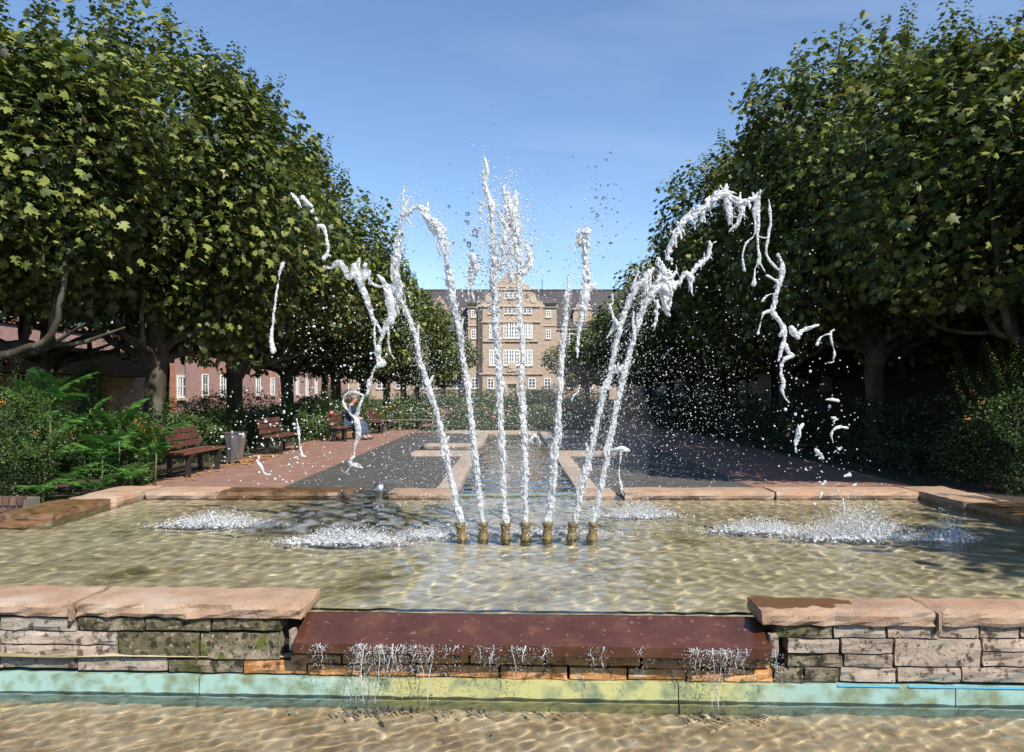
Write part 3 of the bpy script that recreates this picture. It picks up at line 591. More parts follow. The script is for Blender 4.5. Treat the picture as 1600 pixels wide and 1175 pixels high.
EXT = {
 0: [[(626,470,5),(620,450,8),(617,420,8),(621,390,7),(624,362,3.5),(628,330,3),(630,300,2.5),(635,290,1.5)], [(612,445,6),(610,470,8),(614,490,7),(606,505,5)]],
 1: [[(697,400,3),(700,380,2)]],
 2: [[(775,470,4),(768,440,4),(770,420,4)], [(766,330,3),(752,318,1.5),(751,345,1)], [(782,420,5),(786,390,6),(792,360,6),(784,345,5),(778,330,4)]],
 3: [[(812,430,5),(824,418,6),(828,400,6),(822,385,7)], [(805,355,5),(797,345,6),(792,330,4),(788,300,3),(790,290,2)], [(806,340,4),(806,310,3),(805,300,2)], [(800,440,4),(797,410,6),(800,385,6)], [(828,690,4),(836,680,3),(843,690,2)]],
 4: [[(902,558,2),(903,530,3),(906,505,5),(911,480,7.5),(915,455,8),(916,430,6.5),(915,400,5.5),(914,380,8),(912,364,9),(906,376,7),(901,385,4)], [(914,450,6),(926,448,6),(932,444,3)], [(912,364,5),(920,358,4),(924,362,3)]],
 5: [[(953,583,4),(965,578,5),(977,571,4)], [(1003,445,7),(1012,430,8),(1020,420,6)], [(1010,445,4),(1012,462,2)]],
 6: [[(1022,455,9),(1035,440,14),(1042,445,14),(1042,462,11),(1040,480,7),(1047,494,2.5)], [(1036,440,11),(1034,420,8),(1029,405,6)], [(1045,440,10),(1056,425,4)], [(1027,470,4),(1026,488,2.5),(1024,510,1.5)],
     [(1050,445,6),(1062,442,4),(1069,428,4),(1078,431,6),(1080,450,3)], [(1078,431,5),(1090,415,4),(1103,405,4.5),(1110,388,4),(1108,378,5.5)],
     [(1041,405,2.5),(1048,385,4.5),(1058,362,5.5),(1070,345,6.5),(1085,332,7.5),(1100,326,7.5),(1115,312,9),(1130,303,8),(1145,310,8),(1160,317,6.5),(1172,312,5),(1184,308,4.5)],
     [(1132,302,5),(1135,289,3.5)], [(1116,310,6),(1117,300,3)], [(1099,330,4),(1096,345,3)], [(1085,335,5),(1082,350,3)], [(1135,312,6),(1140,335,6.5),(1140,350,3.5)], [(1162,320,4),(1155,345,4),(1146,355,3),(1139,362,1.5)], [(1178,310,4),(1186,303,5)]],
}
jroots = []
for i,pts in enumerate(J):
    t = thing('water_jet', f'{nnames[i]} foaming water jet from the left, rising from its nozzle', 'water jet', (P(pts[0][0],817,NY)[0],NY,.15), 'white water jets of the fountain')
    random.seed(100+i); mb = MB(); trace(mb, pts, NY, .42, rs=.50); fray(mb, pts, 5); shred(mb, pts, 120, .04, r=(.002,.005), ln=(.01,.06))
    for a in pts[::3]:
        trace(mb, [(a[0]+random.uniform(-6,6), a[1]-22, 2), (a[0]+random.uniform(-7,7), a[1], 2.6), (a[0]+random.uniform(-5,5), a[1]+20, 1.5)], NY, .4)
    remeshed('jet_column', mb, .0052, m_jet, t, .0020, 150)
    if i in EXT:
        mb = MB()
        for e in EXT[i]: trace(mb, e, NY, .4, rs=.62); fray(mb, e, 5, NY, 1.05); shred(mb, e, 10, .05)
        if i == 6:
            for e in EXT[i][6:7]: shred(mb, e, 45, .04, r=(.006,.016), ln=(.02,.09))
        remeshed('jet_crest', mb, .0058, m_sheet if i in (0,) else m_jet, t, .0030, 120)['kind'] = 'stuff'
    jroots.append(t)
ST = [  # torn-off strands: label, depth, polylines
 ('loose blob of foam beside the top of the second jet', 7.25, [[(741,472,1.5),(738,455,2),(735,440,5),(739,425,9),(742,410,10),(737,400,7)],[(733,470,1),(731,448,2)]]),
 ('zigzag strand of water at the far upper left over the tree crowns', 7.0, [[(455,302,2),(463,312,4),(470,324,2.5)],[(473,308,3.5),(480,318,5),(486,322,4)],[(488,331,5),(490,327,3)],[(494,342,2.6),(494.5,343,2.6)],[(497,354,4),(505,354,4.5),(510,366,3.5),(511.5,380,4),(512,392,3),(506,404,4)],[(516,400,3),(516.5,401,3)]]),
 ('broad forked sheet of white water falling left of the jets', 7.05, [[(506,417,4),(518,419,2.2),(528,410,5),(538,418,6),(543,433,5),(551,430,5),(556,416,7),(561,405,4)],[(556,416,8),(562,435,9),(568,455,7),(575,475,5),(583,495,4),(585,510,2.5),(586,540,1.8),(588,552,1.6)],[(571,413,4.5),(570,430,6),(564,440,6)],[(578,424,4),(577,438,4),(588,447,4),(597,448,3)],[(590,430,3),(600,440,5),(606,455,7),(611,478,8),(612,494,8),(604,508,6),(598,525,4),(592,543,4.5),(590,558,6),(598,566,7),(586,574,4),(580,590,3),(577,602,5)],[(585,500,3),(592,512,3),(597,522,3)],[(605,505,2),(607,522,2),(608,545,2.2),(616,560,1.8)],[(612,490,3),(615,505,1.5)]]),
 ('looping bubble of clear water low on the left with a tail', 7.0, [[(577,600,4),(574,615,3),(567,622,3),(561,637,2.5),(557,650,3.5)],[(566,617,1.8),(552,612,2.2),(540,616,2.5),(536,628,2.5),(541,638,2.5),(549,648,3),(557,656,5),(560,672,6),(558,688,4.5),(554,700,1.8),(553,714,2.5)],[(553,714,2.5),(548,722,5),(556,727,6),(565,731,3)],[(548,728,2.5),(541,738,1.6),(534,735,1.3)]]),
 ('thin lone string of water before the left tree trunks', 7.1, [[(442,412,3),(438,424,2.5),(434,445,1.8),(430,475,2.5),(427,500,2.5),(424,530,3.5),(427,548,5)]]),
 ('short tail of water ending in a bead above the red path', 7.0, [[(463,655,3),(465,665,1.6),(467,680,3),(469,698,2),(473,713,2.5),(477,714,1.8)]]),
 ('small splinter of water over the litter bin', 6.9, [[(403,721,4),(409,730,3.5),(414,740,3),(423,741,2.6)]]),
 ('branching curtain of water strings at the right', 7.3, [[(1184,305,5),(1183,325,5),(1184,345,4),(1184,380,2),(1186,408,3.5),(1180,420,2),(1178,444,4.2)],[(1178,325,3),(1179,365,1.8),(1166,380,2.3),(1160,400,1.8),(1163,422,2.8)],[(1201,312,1.5),(1204,345,2.8),(1200,372,2.8),(1197,394,3),(1205,410,2.2),(1217,423,2.6)],[(1184,370,1.2),(1199,372,1)],[(1215,398,4),(1222,410,3.5),(1222,430,5),(1215,450,5),(1210,475,4),(1207,486,4.5),(1217,500,3.4),(1224,513,4.5),(1226,530,3.6),(1222,545,3.6),(1216,563,2.6)],[(1226,537,3),(1232,550,4),(1239,556,4.5),(1226,562,5),(1220,576,3.5),(1223,598,3.5),(1221,609,4),(1226,620,1.8),(1233,629,2.5)],[(1207,486,3.5),(1193,490,2.5),(1187,510,2),(1184,522,2.5)],[(1186,408,2),(1196,426,1.4)],[(1199,430,2.6),(1214,440,2.6)],[(1211,457,1.4),(1198,462,1.3),(1192,470,2.4)],[(1224,513,4),(1219,524,3)]]),
 ('fat ragged lump of water right of the branching strings', 7.35, [[(1236,512,6),(1240,519,7),(1247,526,5),(1252,518,4),(1262,513,4),(1278,508,2.5)],[(1247,524,5),(1247,528,4)]]),
 ('hooked thread of water farthest right', 7.35, [[(1303,515,2),(1298,519,3.5),(1298,530,3),(1302,542,1.8),(1304,553,2.4),(1302,562,1.4),(1303,565,2),(1289,568,1.6)],[(1297,522,1.8),(1287,524,1.4),(1280,530,1.3),(1277,538,3)]]),
 ('tall drop of water falling over the dark hedge', 7.2, [[(1255,663,2.8),(1250,668,3.5),(1247,682,4.5),(1243,695,2.8),(1244,706,2.2)]]),
 ('curved sliver of water above the right rim', 7.3, [[(1324,669,2.2),(1316,667,3),(1306,669,2.8),(1299,678,2),(1302,692,1)]]),
 ('mushroom shaped drop with a stem over the right paving', 7.3, [[(957,702,1.8),(965,701,3.5),(974,702,5),(983,704,3)],[(970,706,3),(969,722,1.5),(967,740,1.4),(969,752,2.5),(971,760,3.5),(971,768,2),(977,778,1)]]),
 ('small crooked string right of the fifth jet', 7.2, [[(906,602,3),(903,612,2.2),(896,618,2),(893,627,1.5)]]),
 ('short leaning string of water left of the sixth jet', 7.25, [[(957,462,2.8),(957,474,3),(952,477,3.5),(957,490,3),(960,506,4),(957,516,3),(948,528,1.5)]]),
 ('low cluster of drops just above the right rim', 7.3, [[(1278,705,4.5),(1277,704,5),(1286,716,2.5)],[(1320,744,3),(1328,742,4)],[(1288,753,5),(1285,757,4)],[(1284,770,3.5),(1281,777,3)],[(1290,625,2),(1300,624,3),(1311,627,2.5)],[(1308,655,2),(1302,659,2)],[(1311,701,3.5),(1314,700,3)],[(1333,758,3),(1338,757,2.5)],[(1317,777,1.5),(1319,800,2.5),(1321,812,1.5)]]),
]
random.seed(55)
for lab,Y,pl in ST:
    mb = MB()
    for p in pl:
        trace(mb, p, Y, .5, rs=.74)
        if max(a[2] for a in p) >= 4: fray(mb, p, 2, Y, .9)
    thin = 'clear' in lab or 'sheet' in lab
    o = remeshed('water_strand', mb, .0056, m_foamc if thin else m_jet, None, .004, 80)
    tag(o, lab, 'water', 'torn strands of water around the jets')
    if 'cluster' in lab: o['kind'] = 'stuff'

# droplets
def droplets(name, label, pts, rad, mat, lvl=0, squash=True):
    V0 = np.array(ICO0V if lvl == 0 else ICO1V); F0 = np.array(ICO0F if lvl == 0 else ICO1F); N = len(pts)
    g = np.random.default_rng(N); sc = np.ones((N,1,3)); 
    if squash: sc = g.uniform(.7,1.3,(N,1,3))
    V = pts[:,None,:] + V0[None]*rad[:,None,None]*sc; T = F0[None]+(np.arange(N)*len(V0))[:,None,None]
    o = link(name, np_mesh(name, V.reshape(-1,3), T.reshape(-1,3), mat, smooth=True)); return tag(o, label, 'water droplets', kind='stuff')
def cloud(u, v, su, sv, n, r=.8, rs=.5, Y=(6.6,7.9)):
    uu = rng.normal(u,su,n); vv = rng.normal(v,sv,n); yy = rng.uniform(*Y,n); rr = r*np.exp(rng.normal(0,rs,n))
    return np.stack([(uu-800)/F*yy, yy, EYE+(610-vv)/F*yy],1), rr/F*yy
def unif(u0,u1,v0,v1,n,r=.6,rs=.5,Y=(6.4,8.2)):
    uu = rng.uniform(u0,u1,n); vv = rng.uniform(v0,v1,n); yy = rng.uniform(*Y,n); rr = r*np.exp(rng.normal(0,rs,n))
    return np.stack([(uu-800)/F*yy, yy, EYE+(610-vv)/F*yy],1), rr/F*yy
C = []
for pts in J:
    for (u,v,r_) in pts: C.append(cloud(u,v,14,20,26,.42,.45)); C.append(cloud(u,v,r_*1.0,18,110,.5,.4,(7.08,7.30)))
C += [cloud(785,385,30,50,3200,.6,.6), cloud(795,345,22,30,900,.6,.6), cloud(790,450,40,40,900,.5,.5), cloud(740,420,14,30,260), cloud(912,400,22,45,260,.8,.6), cloud(630,360,8,40,160),
      unif(640,960,520,800,3800,.42,.4), unif(600,1010,600,800,4200,.36,.35), cloud(800,760,90,35,2600,.36,.35), cloud(990,620,50,90,1000,.45,.5), cloud(1090,640,60,80,750,.42,.55), cloud(600,640,60,90,1000,.45,.5), unif(430,640,450,760,450,.5,.6),
      cloud(1190,520,70,110,320,.6,.6), cloud(1290,700,40,60,120,.8,.6), unif(330,520,600,760,110,1.0,.5,(6.6,7.3)), cloud(470,600,40,80,70,1.0,.5), unif(940,1160,540,740,600,.4,.5)]
pp = np.concatenate([c[0] for c in C]); rr = np.concatenate([c[1] for c in C]); k = pp[:,2] > .03
droplets('water_droplets', 'white spray of countless droplets around the jets', pp[k], np.clip(rr[k],0,.0085), m_drop)  # white colour stands in for sunlight refracted by the clear drops
C = [cloud(785,350,50,50,150,.6,.5), cloud(940,330,18,40,90,1.1,.4), cloud(905,430,30,50,90,.65,.5), cloud(680,400,30,60,90,.6,.4), cloud(850,430,40,60,90,.5,.4), cloud(735,355,8,20,12,2.5,.4)]
pp = np.concatenate([c[0] for c in C]); rr = np.concatenate([c[1] for c in C])
droplets('clear_droplets', 'clear glassy droplets scattered against the sky', pp, rr, m_clear, 1)
# white beads big enough to pick out at the left, over the bench and the bin
C = [unif(330,480,640,750,34,1.6,.35,(6.8,7.2)), unif(1210,1330,560,760,34,1.5,.35,(7.1,7.4)), unif(470,620,450,620,30,1.5,.3,(6.9,7.2))]
pp = np.concatenate([c[0] for c in C]); rr = np.concatenate([c[1] for c in C])
droplets('water_beads', 'larger white beads of water thrown to the sides', pp, np.clip(rr,0,.021), m_foam, 1)

# splashes
def splash(label, cx, cy, w_, d_, h, n, seed):
    random.seed(seed); mb = MB()
    for i in range(n):
        x = cx+random.gauss(0,.34)*w_; y = cy+random.gauss(0,.32)*d_; e = math.exp(-((x-cx)/w_)**2*2-((y-cy)/d_)**2*2)
        H = h*e*abs(random.gauss(.35,.35)); dx = random.gauss(0,.4)*H; r = random.uniform(.003,.009)
        if i % 2: continue
        mb.tube([(x,y,-.01),(x+dx*.4,y,H*.5),(x+dx,y+random.gauss(0,.2)*H,H)],[r*1.6,r,r*.6],6); mb.ball((x+dx,y,H+.01),r*.9)
    for i in range(n*2):
        x = cx+random.gauss(0,.34)*w_; y = cy+random.gauss(0,.34)*d_; mb.ball((x,y,.006+random.random()*.02),random.uniform(.006,.018),(1.3,1,.55))
    t = thing('water_splash', label, 'splash', (cx,cy,0), 'white splashes where the water falls back')
    remeshed('splash_crown', mb, .0085, m_foam, t, .003, 60)
    N = n*30; g = np.random.default_rng(seed); p = np.stack([g.normal(cx,w_*.46,N), g.normal(cy,d_*.5,N), np.zeros(N)],1); p[:,2] = .012+np.abs(g.normal(0,h*.5,N))*np.exp(-((p[:,0]-cx)/w_/.8)**2); r_ = .0027*np.exp(g.normal(0,.5,N))
    V0 = np.array(ICO0V); F0 = np.array(ICO0F); V = p[:,None,:]+V0[None]*r_[:,None,None]; T = F0[None]+(np.arange(N)*12)[:,None,None]
    link('splash_drops', np_mesh('splash_drops', V.reshape(-1,3), T.reshape(-1,3), m_drop, smooth=True), t)['kind'] = 'stuff'
splash('low white splash nearest the left rim of the pool', -3.05,7.95,.62,.28,.13,130,1)
splash('white splash in front of the jets, left of the nozzles', -1.5,7.05,.62,.22,.12,170,2)
splash('white splash behind the nozzles to their right', 1.40,8.5,.50,.28,.16,110,3)
splash('small scattered splash between the nozzles and the big right one', 2.45,7.6,.55,.25,.12,110,4)
splash('largest white splash at the right of the pool', 3.25,7.25,.62,.28,.30,230,5)
splash('last splash at the right edge of the largest one', 4.05,7.15,.26,.16,.22,60,6)
splash('foam churning at the foot of the first nozzle', -.75,7.35,.35,.2,.08,70,7)
splash('thin foam behind the row of nozzles', .2,7.45,.8,.2,.05,90,8)

m_puff, nt_, b_, N_, L_ = newmat('splash_mist'); nt_.nodes.remove(b_); pv = N_('ShaderNodeVolumePrincipled'); pv.inputs['Density'].default_value = .8; pv.inputs['Color'].default_value = (1,1,1,1)
L_(pv.outputs[0], nt_.nodes['Material Output'].inputs['Volume'])
for (x_,y_,a_,b2,c_) in ((-3.05,7.95,.38,.20,.10),(-1.5,7.05,.42,.18,.10),(1.4,8.5,.34,.2,.12),(3.2,7.25,.48,.2,.20),(2.6,7.5,.4,.2,.09),(-.3,7.4,.6,.2,.08)):
    V_ = [(x_+v[0]*a_*(1+.3*noise.noise(Vector(v)*1.7)), y_+v[1]*b2, .02+abs(v[2])*c_*(1+.8*noise.noise(Vector((v[0]*3,v[1]*3,x_)))) if v[2] > 0 else .02) for v in ICO1V]
    tag(MB().add(V_, ICO1F).obj('splash_mist', m_puff, smooth=True), 'soft white mist over the splashes where the jets fall back', 'mist', 'mist over the splashes', 'stuff')

# small fan spout on the far rim
sp = thing('fan_spout', 'shiny metal spout in the gap of the far rim spraying a fan of water', 'water spout', (-1.72,10.0,0))
MB().lathe([(.055,-.1),(.055,.03),(.075,.06),(.085,.11),(.075,.16),(.045,.19),(.01,.20)],(-1.72,10.0,0),18).obj('spout_head', m_steel, sp, True)
V = []; Fc = []; nu, nv = 24, 16
for j in range(nv+1):
    for i in range(nu+1):
        t = j/nv; a = -.42+.75*i/nu; d = .1+2.55*t; x = -1.72+math.sin(a)*d*.9; y = 9.95-math.cos(a)*d; z = .13+.55*t*(1-t)*.4-.11*t*t+.012*noise.noise(Vector((x*5,y*5,1)))
        V.append((x,y,z))
for j in range(nv):
    for i in range(nu): a = j*(nu+1)+i; Fc.append((a,a+1,a+nu+2,a+nu+1))
def sheetmat():
    m, nt, b, N, L = newmat('thin_water_fan'); tr = N('ShaderNodeBsdfTransparent'); tr.inputs[0].default_value = (.80,.82,.84,1); ms = N('ShaderNodeMixShader')
    tc = N('ShaderNodeTexCoord'); n = N('ShaderNodeTexNoise'); n.inputs['Scale'].default_value = 7; n.inputs['Detail'].default_value = 9; L(tc.outputs['Object'], n.inputs['Vector'])
    mr = N('ShaderNodeMapRange'); mr.inputs['From Min'].default_value = .45; mr.inputs['From Max'].default_value = .75; mr.inputs['To Max'].default_value = .25; L(n.outputs['Fac'], mr.inputs['Value'])
    b.inputs['Base Color'].default_value = (.75,.8,.85,1); b.inputs['Roughness'].default_value = .15; L(mr.outputs[0], ms.inputs[0]); L(tr.outputs[0], ms.inputs[1]); L(b.outputs[0], ms.inputs[2]); L(ms.outputs[0], nt.nodes['Material Output'].inputs[0]); return m
o = MB().add(V,Fc).obj('water_fan', sheetmat(), sp, True); md = o.modifiers.new('s','SOLIDIFY'); md.thickness = .004

# ---------------------------------------------------------------- trees
LEAFV = [(0,.38,.04)]+[(0,0,0),(.30,.02,-.02),(.52,.24,-.05),(.30,.34,-.01),(.50,.66,-.06),(.20,.62,0),(0,1,-.08),(-.20,.62,0),(-.50,.66,-.06),(-.30,.34,-.01),(-.52,.24,-.05),(-.30,.02,-.02)]
LEAFF = [(0,i,i+1) for i in range(1,12)]+[(0,12,1)]
LF2V = [(0,.4,.05),(0,0,0),(.42,.3,-.04),(.36,.7,-.06),(0,1,-.05),(-.36,.7,-.06),(-.42,.3,-.04)]; LF2F = [(0,i,i+1) for i in range(1,6)]+[(0,6,1)]
SMV = [(0,0,0),(.3,.45,.06),(0,1,0),(-.3,.45,.06)]; SMF = [(0,1,2),(0,2,3)]
def crown_mesh(name, hx, hy, hz, n, size, seed, far=False, shoots=60, mat=None, pw_=3.4):
    g = np.random.default_rng(seed); P_ = []; Nn = []; Tp = []; Sz = []
    ks_ = g.normal(size=(7,3))*2.2; ph = g.uniform(0,6.28,7)
    def rad(d): return 1+.15*np.sin(d@ks_.T*1.3+ph).sum(1)/1.6
    m = int(n*1.7); d = g.normal(size=(m,3)); d /= np.linalg.norm(d,axis=1,keepdims=True)
    se = (np.abs(d)**pw_).sum(1)**(-1/pw_); t = np.where(g.random(m)<.75, g.uniform(.80,1.03,m), g.uniform(.35,.85,m))
    p = d*se[:,None]*(rad(d)*t)[:,None]*np.array([hx,hy,hz]); p[:,:2] *= (1+.20*np.clip(p[:,2:3]/hz,-1,.25))
    q = p*1.7; f_ = np.zeros(m)
    for i in range(8): kk = g.normal(size=3)*1.3; f_ += np.sin(q@kk+g.uniform(0,6.28))
    keep = f_ > g.normal(-2.2,1.3,m); low = d[:,2] < -.6; keep &= ~(low & (g.random(m)<.45)); p = p[keep][:n]; d = d[keep][:n]
    nn = d*.55+np.array([0,0,.55])+g.normal(size=p.shape)*.5; tp = d*.6+np.array([0,0,-.35])+g.normal(size=p.shape)*.6
    P_.append(p); Nn.append(nn); Tp.append(tp); Sz.append(size*g.uniform(.55,1.25,len(p)))
    for s in range(shoots):
        a = g.uniform(0,6.28); rr_ = g.random()**.4; b = np.array([math.cos(a)*rr_*hx*.98, math.sin(a)*rr_*hy*.98, hz*(.88-.30*rr_**5)])
        L_ = g.uniform(.3,1.4)*(1.0 if rr_<.85 else .75); ln = np.array([math.cos(a)*.22*rr_+g.normal()*.08, math.sin(a)*.22*rr_+g.normal()*.08, 1]); k = int(L_*60)+8
        tt = np.linspace(0,1,k); aa = g.uniform(0,6.28)+tt*k*2.4; off = np.stack([np.cos(aa),np.sin(aa),np.full(k,.1)],1); sz = size*(1.0-.62*tt)*g.uniform(.75,1.1,k)
        pp_ = b+ln*(tt*L_)[:,None]+off*(g.uniform(.03,.22,k)*(1-tt*.7))[:,None]; P_.append(pp_); Nn.append(off*.35+np.array([0,0,.8])+g.normal(size=(k,3))*.3); Tp.append(off+np.array([0,0,.25])); Sz.append(sz)
    p = np.concatenate(P_); nn = np.concatenate(Nn); tp = np.concatenate(Tp); sz = np.concatenate(Sz)
    tV, tF = (LF2V, LF2F) if far else (LEAFV, LEAFF)
    V, T = scatter(tV, tF, p, nn, tp, sz); V[:,2] += hz
    rnd = np.clip(g.beta(2,2.4,len(p))+ (g.random(len(p))<.03)*.4,0,1)
    return np_mesh(name, V, T, mat or m_leaf, np.repeat(rnd, len(tF)))
def limb_paths(seed, hx, hy, h0, top):
    r_ = random.Random(seed); out = []
    for i in range(7):
        a = i/7*6.283+r_.uniform(-.3,.3); e = r_.uniform(.5,.9); z0 = h0+r_.uniform(-.35,.15); rr_ = r_.uniform(.09,.13)
        p = [(0,0,z0-.1),(math.cos(a)*.35,math.sin(a)*.35,z0+.22),(math.cos(a)*hx*.4,math.sin(a)*hy*.4,z0+r_.uniform(.3,.8)),(math.cos(a)*hx*e*.8,math.sin(a)*hy*e*.8,z0+r_.uniform(.9,1.6)),(math.cos(a)*hx*e,math.sin(a)*hy*e,top-1.2)]
        out.append((p,[rr_,rr_*.85,rr_*.62,rr_*.42,.02]))
        if i%2 == 0:
            p2 = [p[2],(p[2][0]*1.5,p[2][1]*1.5+.2,p[2][2]+.12),(p[2][0]*2.05,p[2][1]*2.0,p[2][2]+r_.uniform(.25,.7))]; out.append((p2,[rr_*.5,rr_*.35,.015]))
    return out
def make_tree(crown, hx, hy, h0, base, top, seed, tr=.21, label='x'):
    t = thing('plane_tree', label, 'tree', (0,0,0), 'clipped plane trees in rows on both sides'); r_ = random.Random(seed)
    pts = catmull([(0,0,-.05,tr*1.45),(r_.uniform(-.03,.03),0,.15,tr*1.12),(r_.uniform(-.06,.06),.03,1.0,tr*.95),(r_.uniform(-.06,.06),0,h0-.4,tr*.95),(0,0,h0,tr*1.1),(0,0,h0+.9,tr*.6),(.1,0,top-1.5,.05)], .2)
    mb = MB(); mb.tube([p[:3] for p in pts], [p[3]*(1+.10*noise.noise(Vector((k*.8,seed,0)))) for k,p in enumerate(pts)], 14); mb.obj('trunk', m_bark, t, True)
    for p,rd in limb_paths(seed, hx, hy, h0, top):
        q = catmull([(*a,b) for a,b in zip(p,rd)], .15); q = [(a[0]+.04*noise.noise(Vector((k*.5,seed,1))),a[1]+.04*noise.noise(Vector((k*.5,seed,4))),a[2]+.05*noise.noise(Vector((k*.5,seed,7))),a[3]) for k,a in enumerate(q)]
        MB().tube([a[:3] for a in q],[a[3] for a in q],7).obj('limb', m_bark, t, True)
    o = link('crown', crown, t); o.location = (0,0,base); o['kind'] = 'stuff'
    return t
NEARP = [(3.05,2.02),(2.55,2.3),(2.6,2.25)]
CN = [crown_mesh('near_crown', 2.9, 2.75, NEARP[i][1], 21000, .145, 11+i, shoots=130) for i in range(3)]
CF = [crown_mesh('far_crown', 2.75, 2.75, 2.2, 9500, .20, 21+i, True, 55, pw_=2.3) for i in range(2)]
near = [make_tree(CN[i], 2.9, 2.75, 2.15, NEARP[i][0], 7.2, 31+i) for i in range(3)]
far_ = [make_tree(CF[i], 2.8, 2.75, 2.15, 2.3, 7.1, 41+i) for i in range(2)]
used = set()
lf = MB().add(LEAFV, LEAFF).mesh('leaf'); 
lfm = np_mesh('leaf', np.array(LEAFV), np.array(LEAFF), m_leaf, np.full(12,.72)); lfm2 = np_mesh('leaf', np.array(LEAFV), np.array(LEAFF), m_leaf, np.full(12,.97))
def tree(kind, x, y, s, rot, label, sz=1.0, leaves=0):
    src = (near if kind < 10 else far_)[kind % 10]
    if kind not in used: used.add(kind); t = src; t['label'] = label; t.location = (x,y,0); t.rotation_euler = (0,0,rot); t.scale = (s,s,sz)
    else: t = dup(src,(x,y,0),(0,0,rot),(s,s,sz),label)
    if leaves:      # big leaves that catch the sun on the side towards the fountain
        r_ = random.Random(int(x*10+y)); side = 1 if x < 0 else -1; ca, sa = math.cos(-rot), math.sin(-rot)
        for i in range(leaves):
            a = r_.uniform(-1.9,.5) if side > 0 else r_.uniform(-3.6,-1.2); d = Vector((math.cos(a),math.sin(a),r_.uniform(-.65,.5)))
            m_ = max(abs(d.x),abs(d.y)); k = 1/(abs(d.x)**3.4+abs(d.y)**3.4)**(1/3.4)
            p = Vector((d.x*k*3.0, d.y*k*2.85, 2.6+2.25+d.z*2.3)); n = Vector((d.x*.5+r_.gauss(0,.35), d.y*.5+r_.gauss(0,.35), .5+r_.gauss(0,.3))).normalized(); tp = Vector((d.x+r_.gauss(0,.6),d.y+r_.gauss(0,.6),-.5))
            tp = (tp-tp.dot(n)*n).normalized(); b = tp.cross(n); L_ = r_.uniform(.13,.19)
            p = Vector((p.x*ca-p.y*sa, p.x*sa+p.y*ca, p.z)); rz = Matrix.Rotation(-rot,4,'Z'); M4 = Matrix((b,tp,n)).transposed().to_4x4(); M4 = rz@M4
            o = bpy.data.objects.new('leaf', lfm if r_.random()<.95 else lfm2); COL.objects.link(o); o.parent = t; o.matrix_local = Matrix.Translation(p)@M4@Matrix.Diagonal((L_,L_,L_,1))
    return t
ordn = ['first','second','third','fourth','fifth','sixth','seventh','eighth','ninth','tenth','eleventh','twelfth']
Lrow = [(-7.9,11.2,.9,.86),(-6.8,14.7,.97,.98),(-6.9,19.2,.97,.98),(-7.1,24.2,.97,.95),(-6.8,29.8,1.0,1.0),(-6.8,35.5,1.0,.98),(-6.8,41.5,1.0,.96),(-6.8,48,1.0,.95),(-6.7,54.5,1.0,.92),(-6.6,61.5,1,.90),(-6.2,69,1,.86)]
for i,(x,y,s,z) in enumerate(Lrow): tree((0,1,2,1)[i] if i < 4 else 10+i%2, x,y,s,(i*1.57)%6.28 if i else .4, f'{ordn[i]} plane tree of the left inner row counting away from the fountain', z, 70 if i < 3 else 0)
Rrow = [(8.15,10.9,.95,.86),(7.2,15.2,.90,1.02),(7.3,20.6,.97,1.0),(7.5,26.2,.97,.95),(7.4,32,1,.96),(7.8,38,1,.93),(7.9,44.5,1,.92),(7.8,51,1,.90),(7.2,58,1,.86),(6.4,65.5,1,.80)]
for i,(x,y,s,z) in enumerate(Rrow): tree((0,2,1,2)[i] if i < 4 else 10+i%2, x,y,s,(i*1.57+.8)%6.28 if i != 1 else 3.14, f'{ordn[i]} plane tree of the right inner row counting away from the fountain', z, 70 if i < 3 else 0)
for i,(x,y,z) in enumerate([(-11.5,13,1.02),(-11.0,18.2,1.0),(-11.2,24.6,1.28),(-11.2,31,1.28),(-11.2,38,1.25),(-11.2,46,1.2)]): tree(10+i%2 if i > 1 else 0, x,y,1.0 if i < 2 else .95,i*1.57, f'{ordn[i]} plane tree of the left outer row near the pink building', z)
for i,(x,y,z) in enumerate([(12.6,12.5,1.06),(11.8,18.5,1.05),(11.4,25,1.0),(11.2,32,1.0),(11,40,1.0)]): tree(10+i%2, x,y,1.0,i*1.57, f'{ordn[i]} plane tree of the right outer row near the dark shops', z)
tree(10, 9.9, 1.9, .9, .3, 'plane tree beside the pool at the right, whose shade falls on the water')

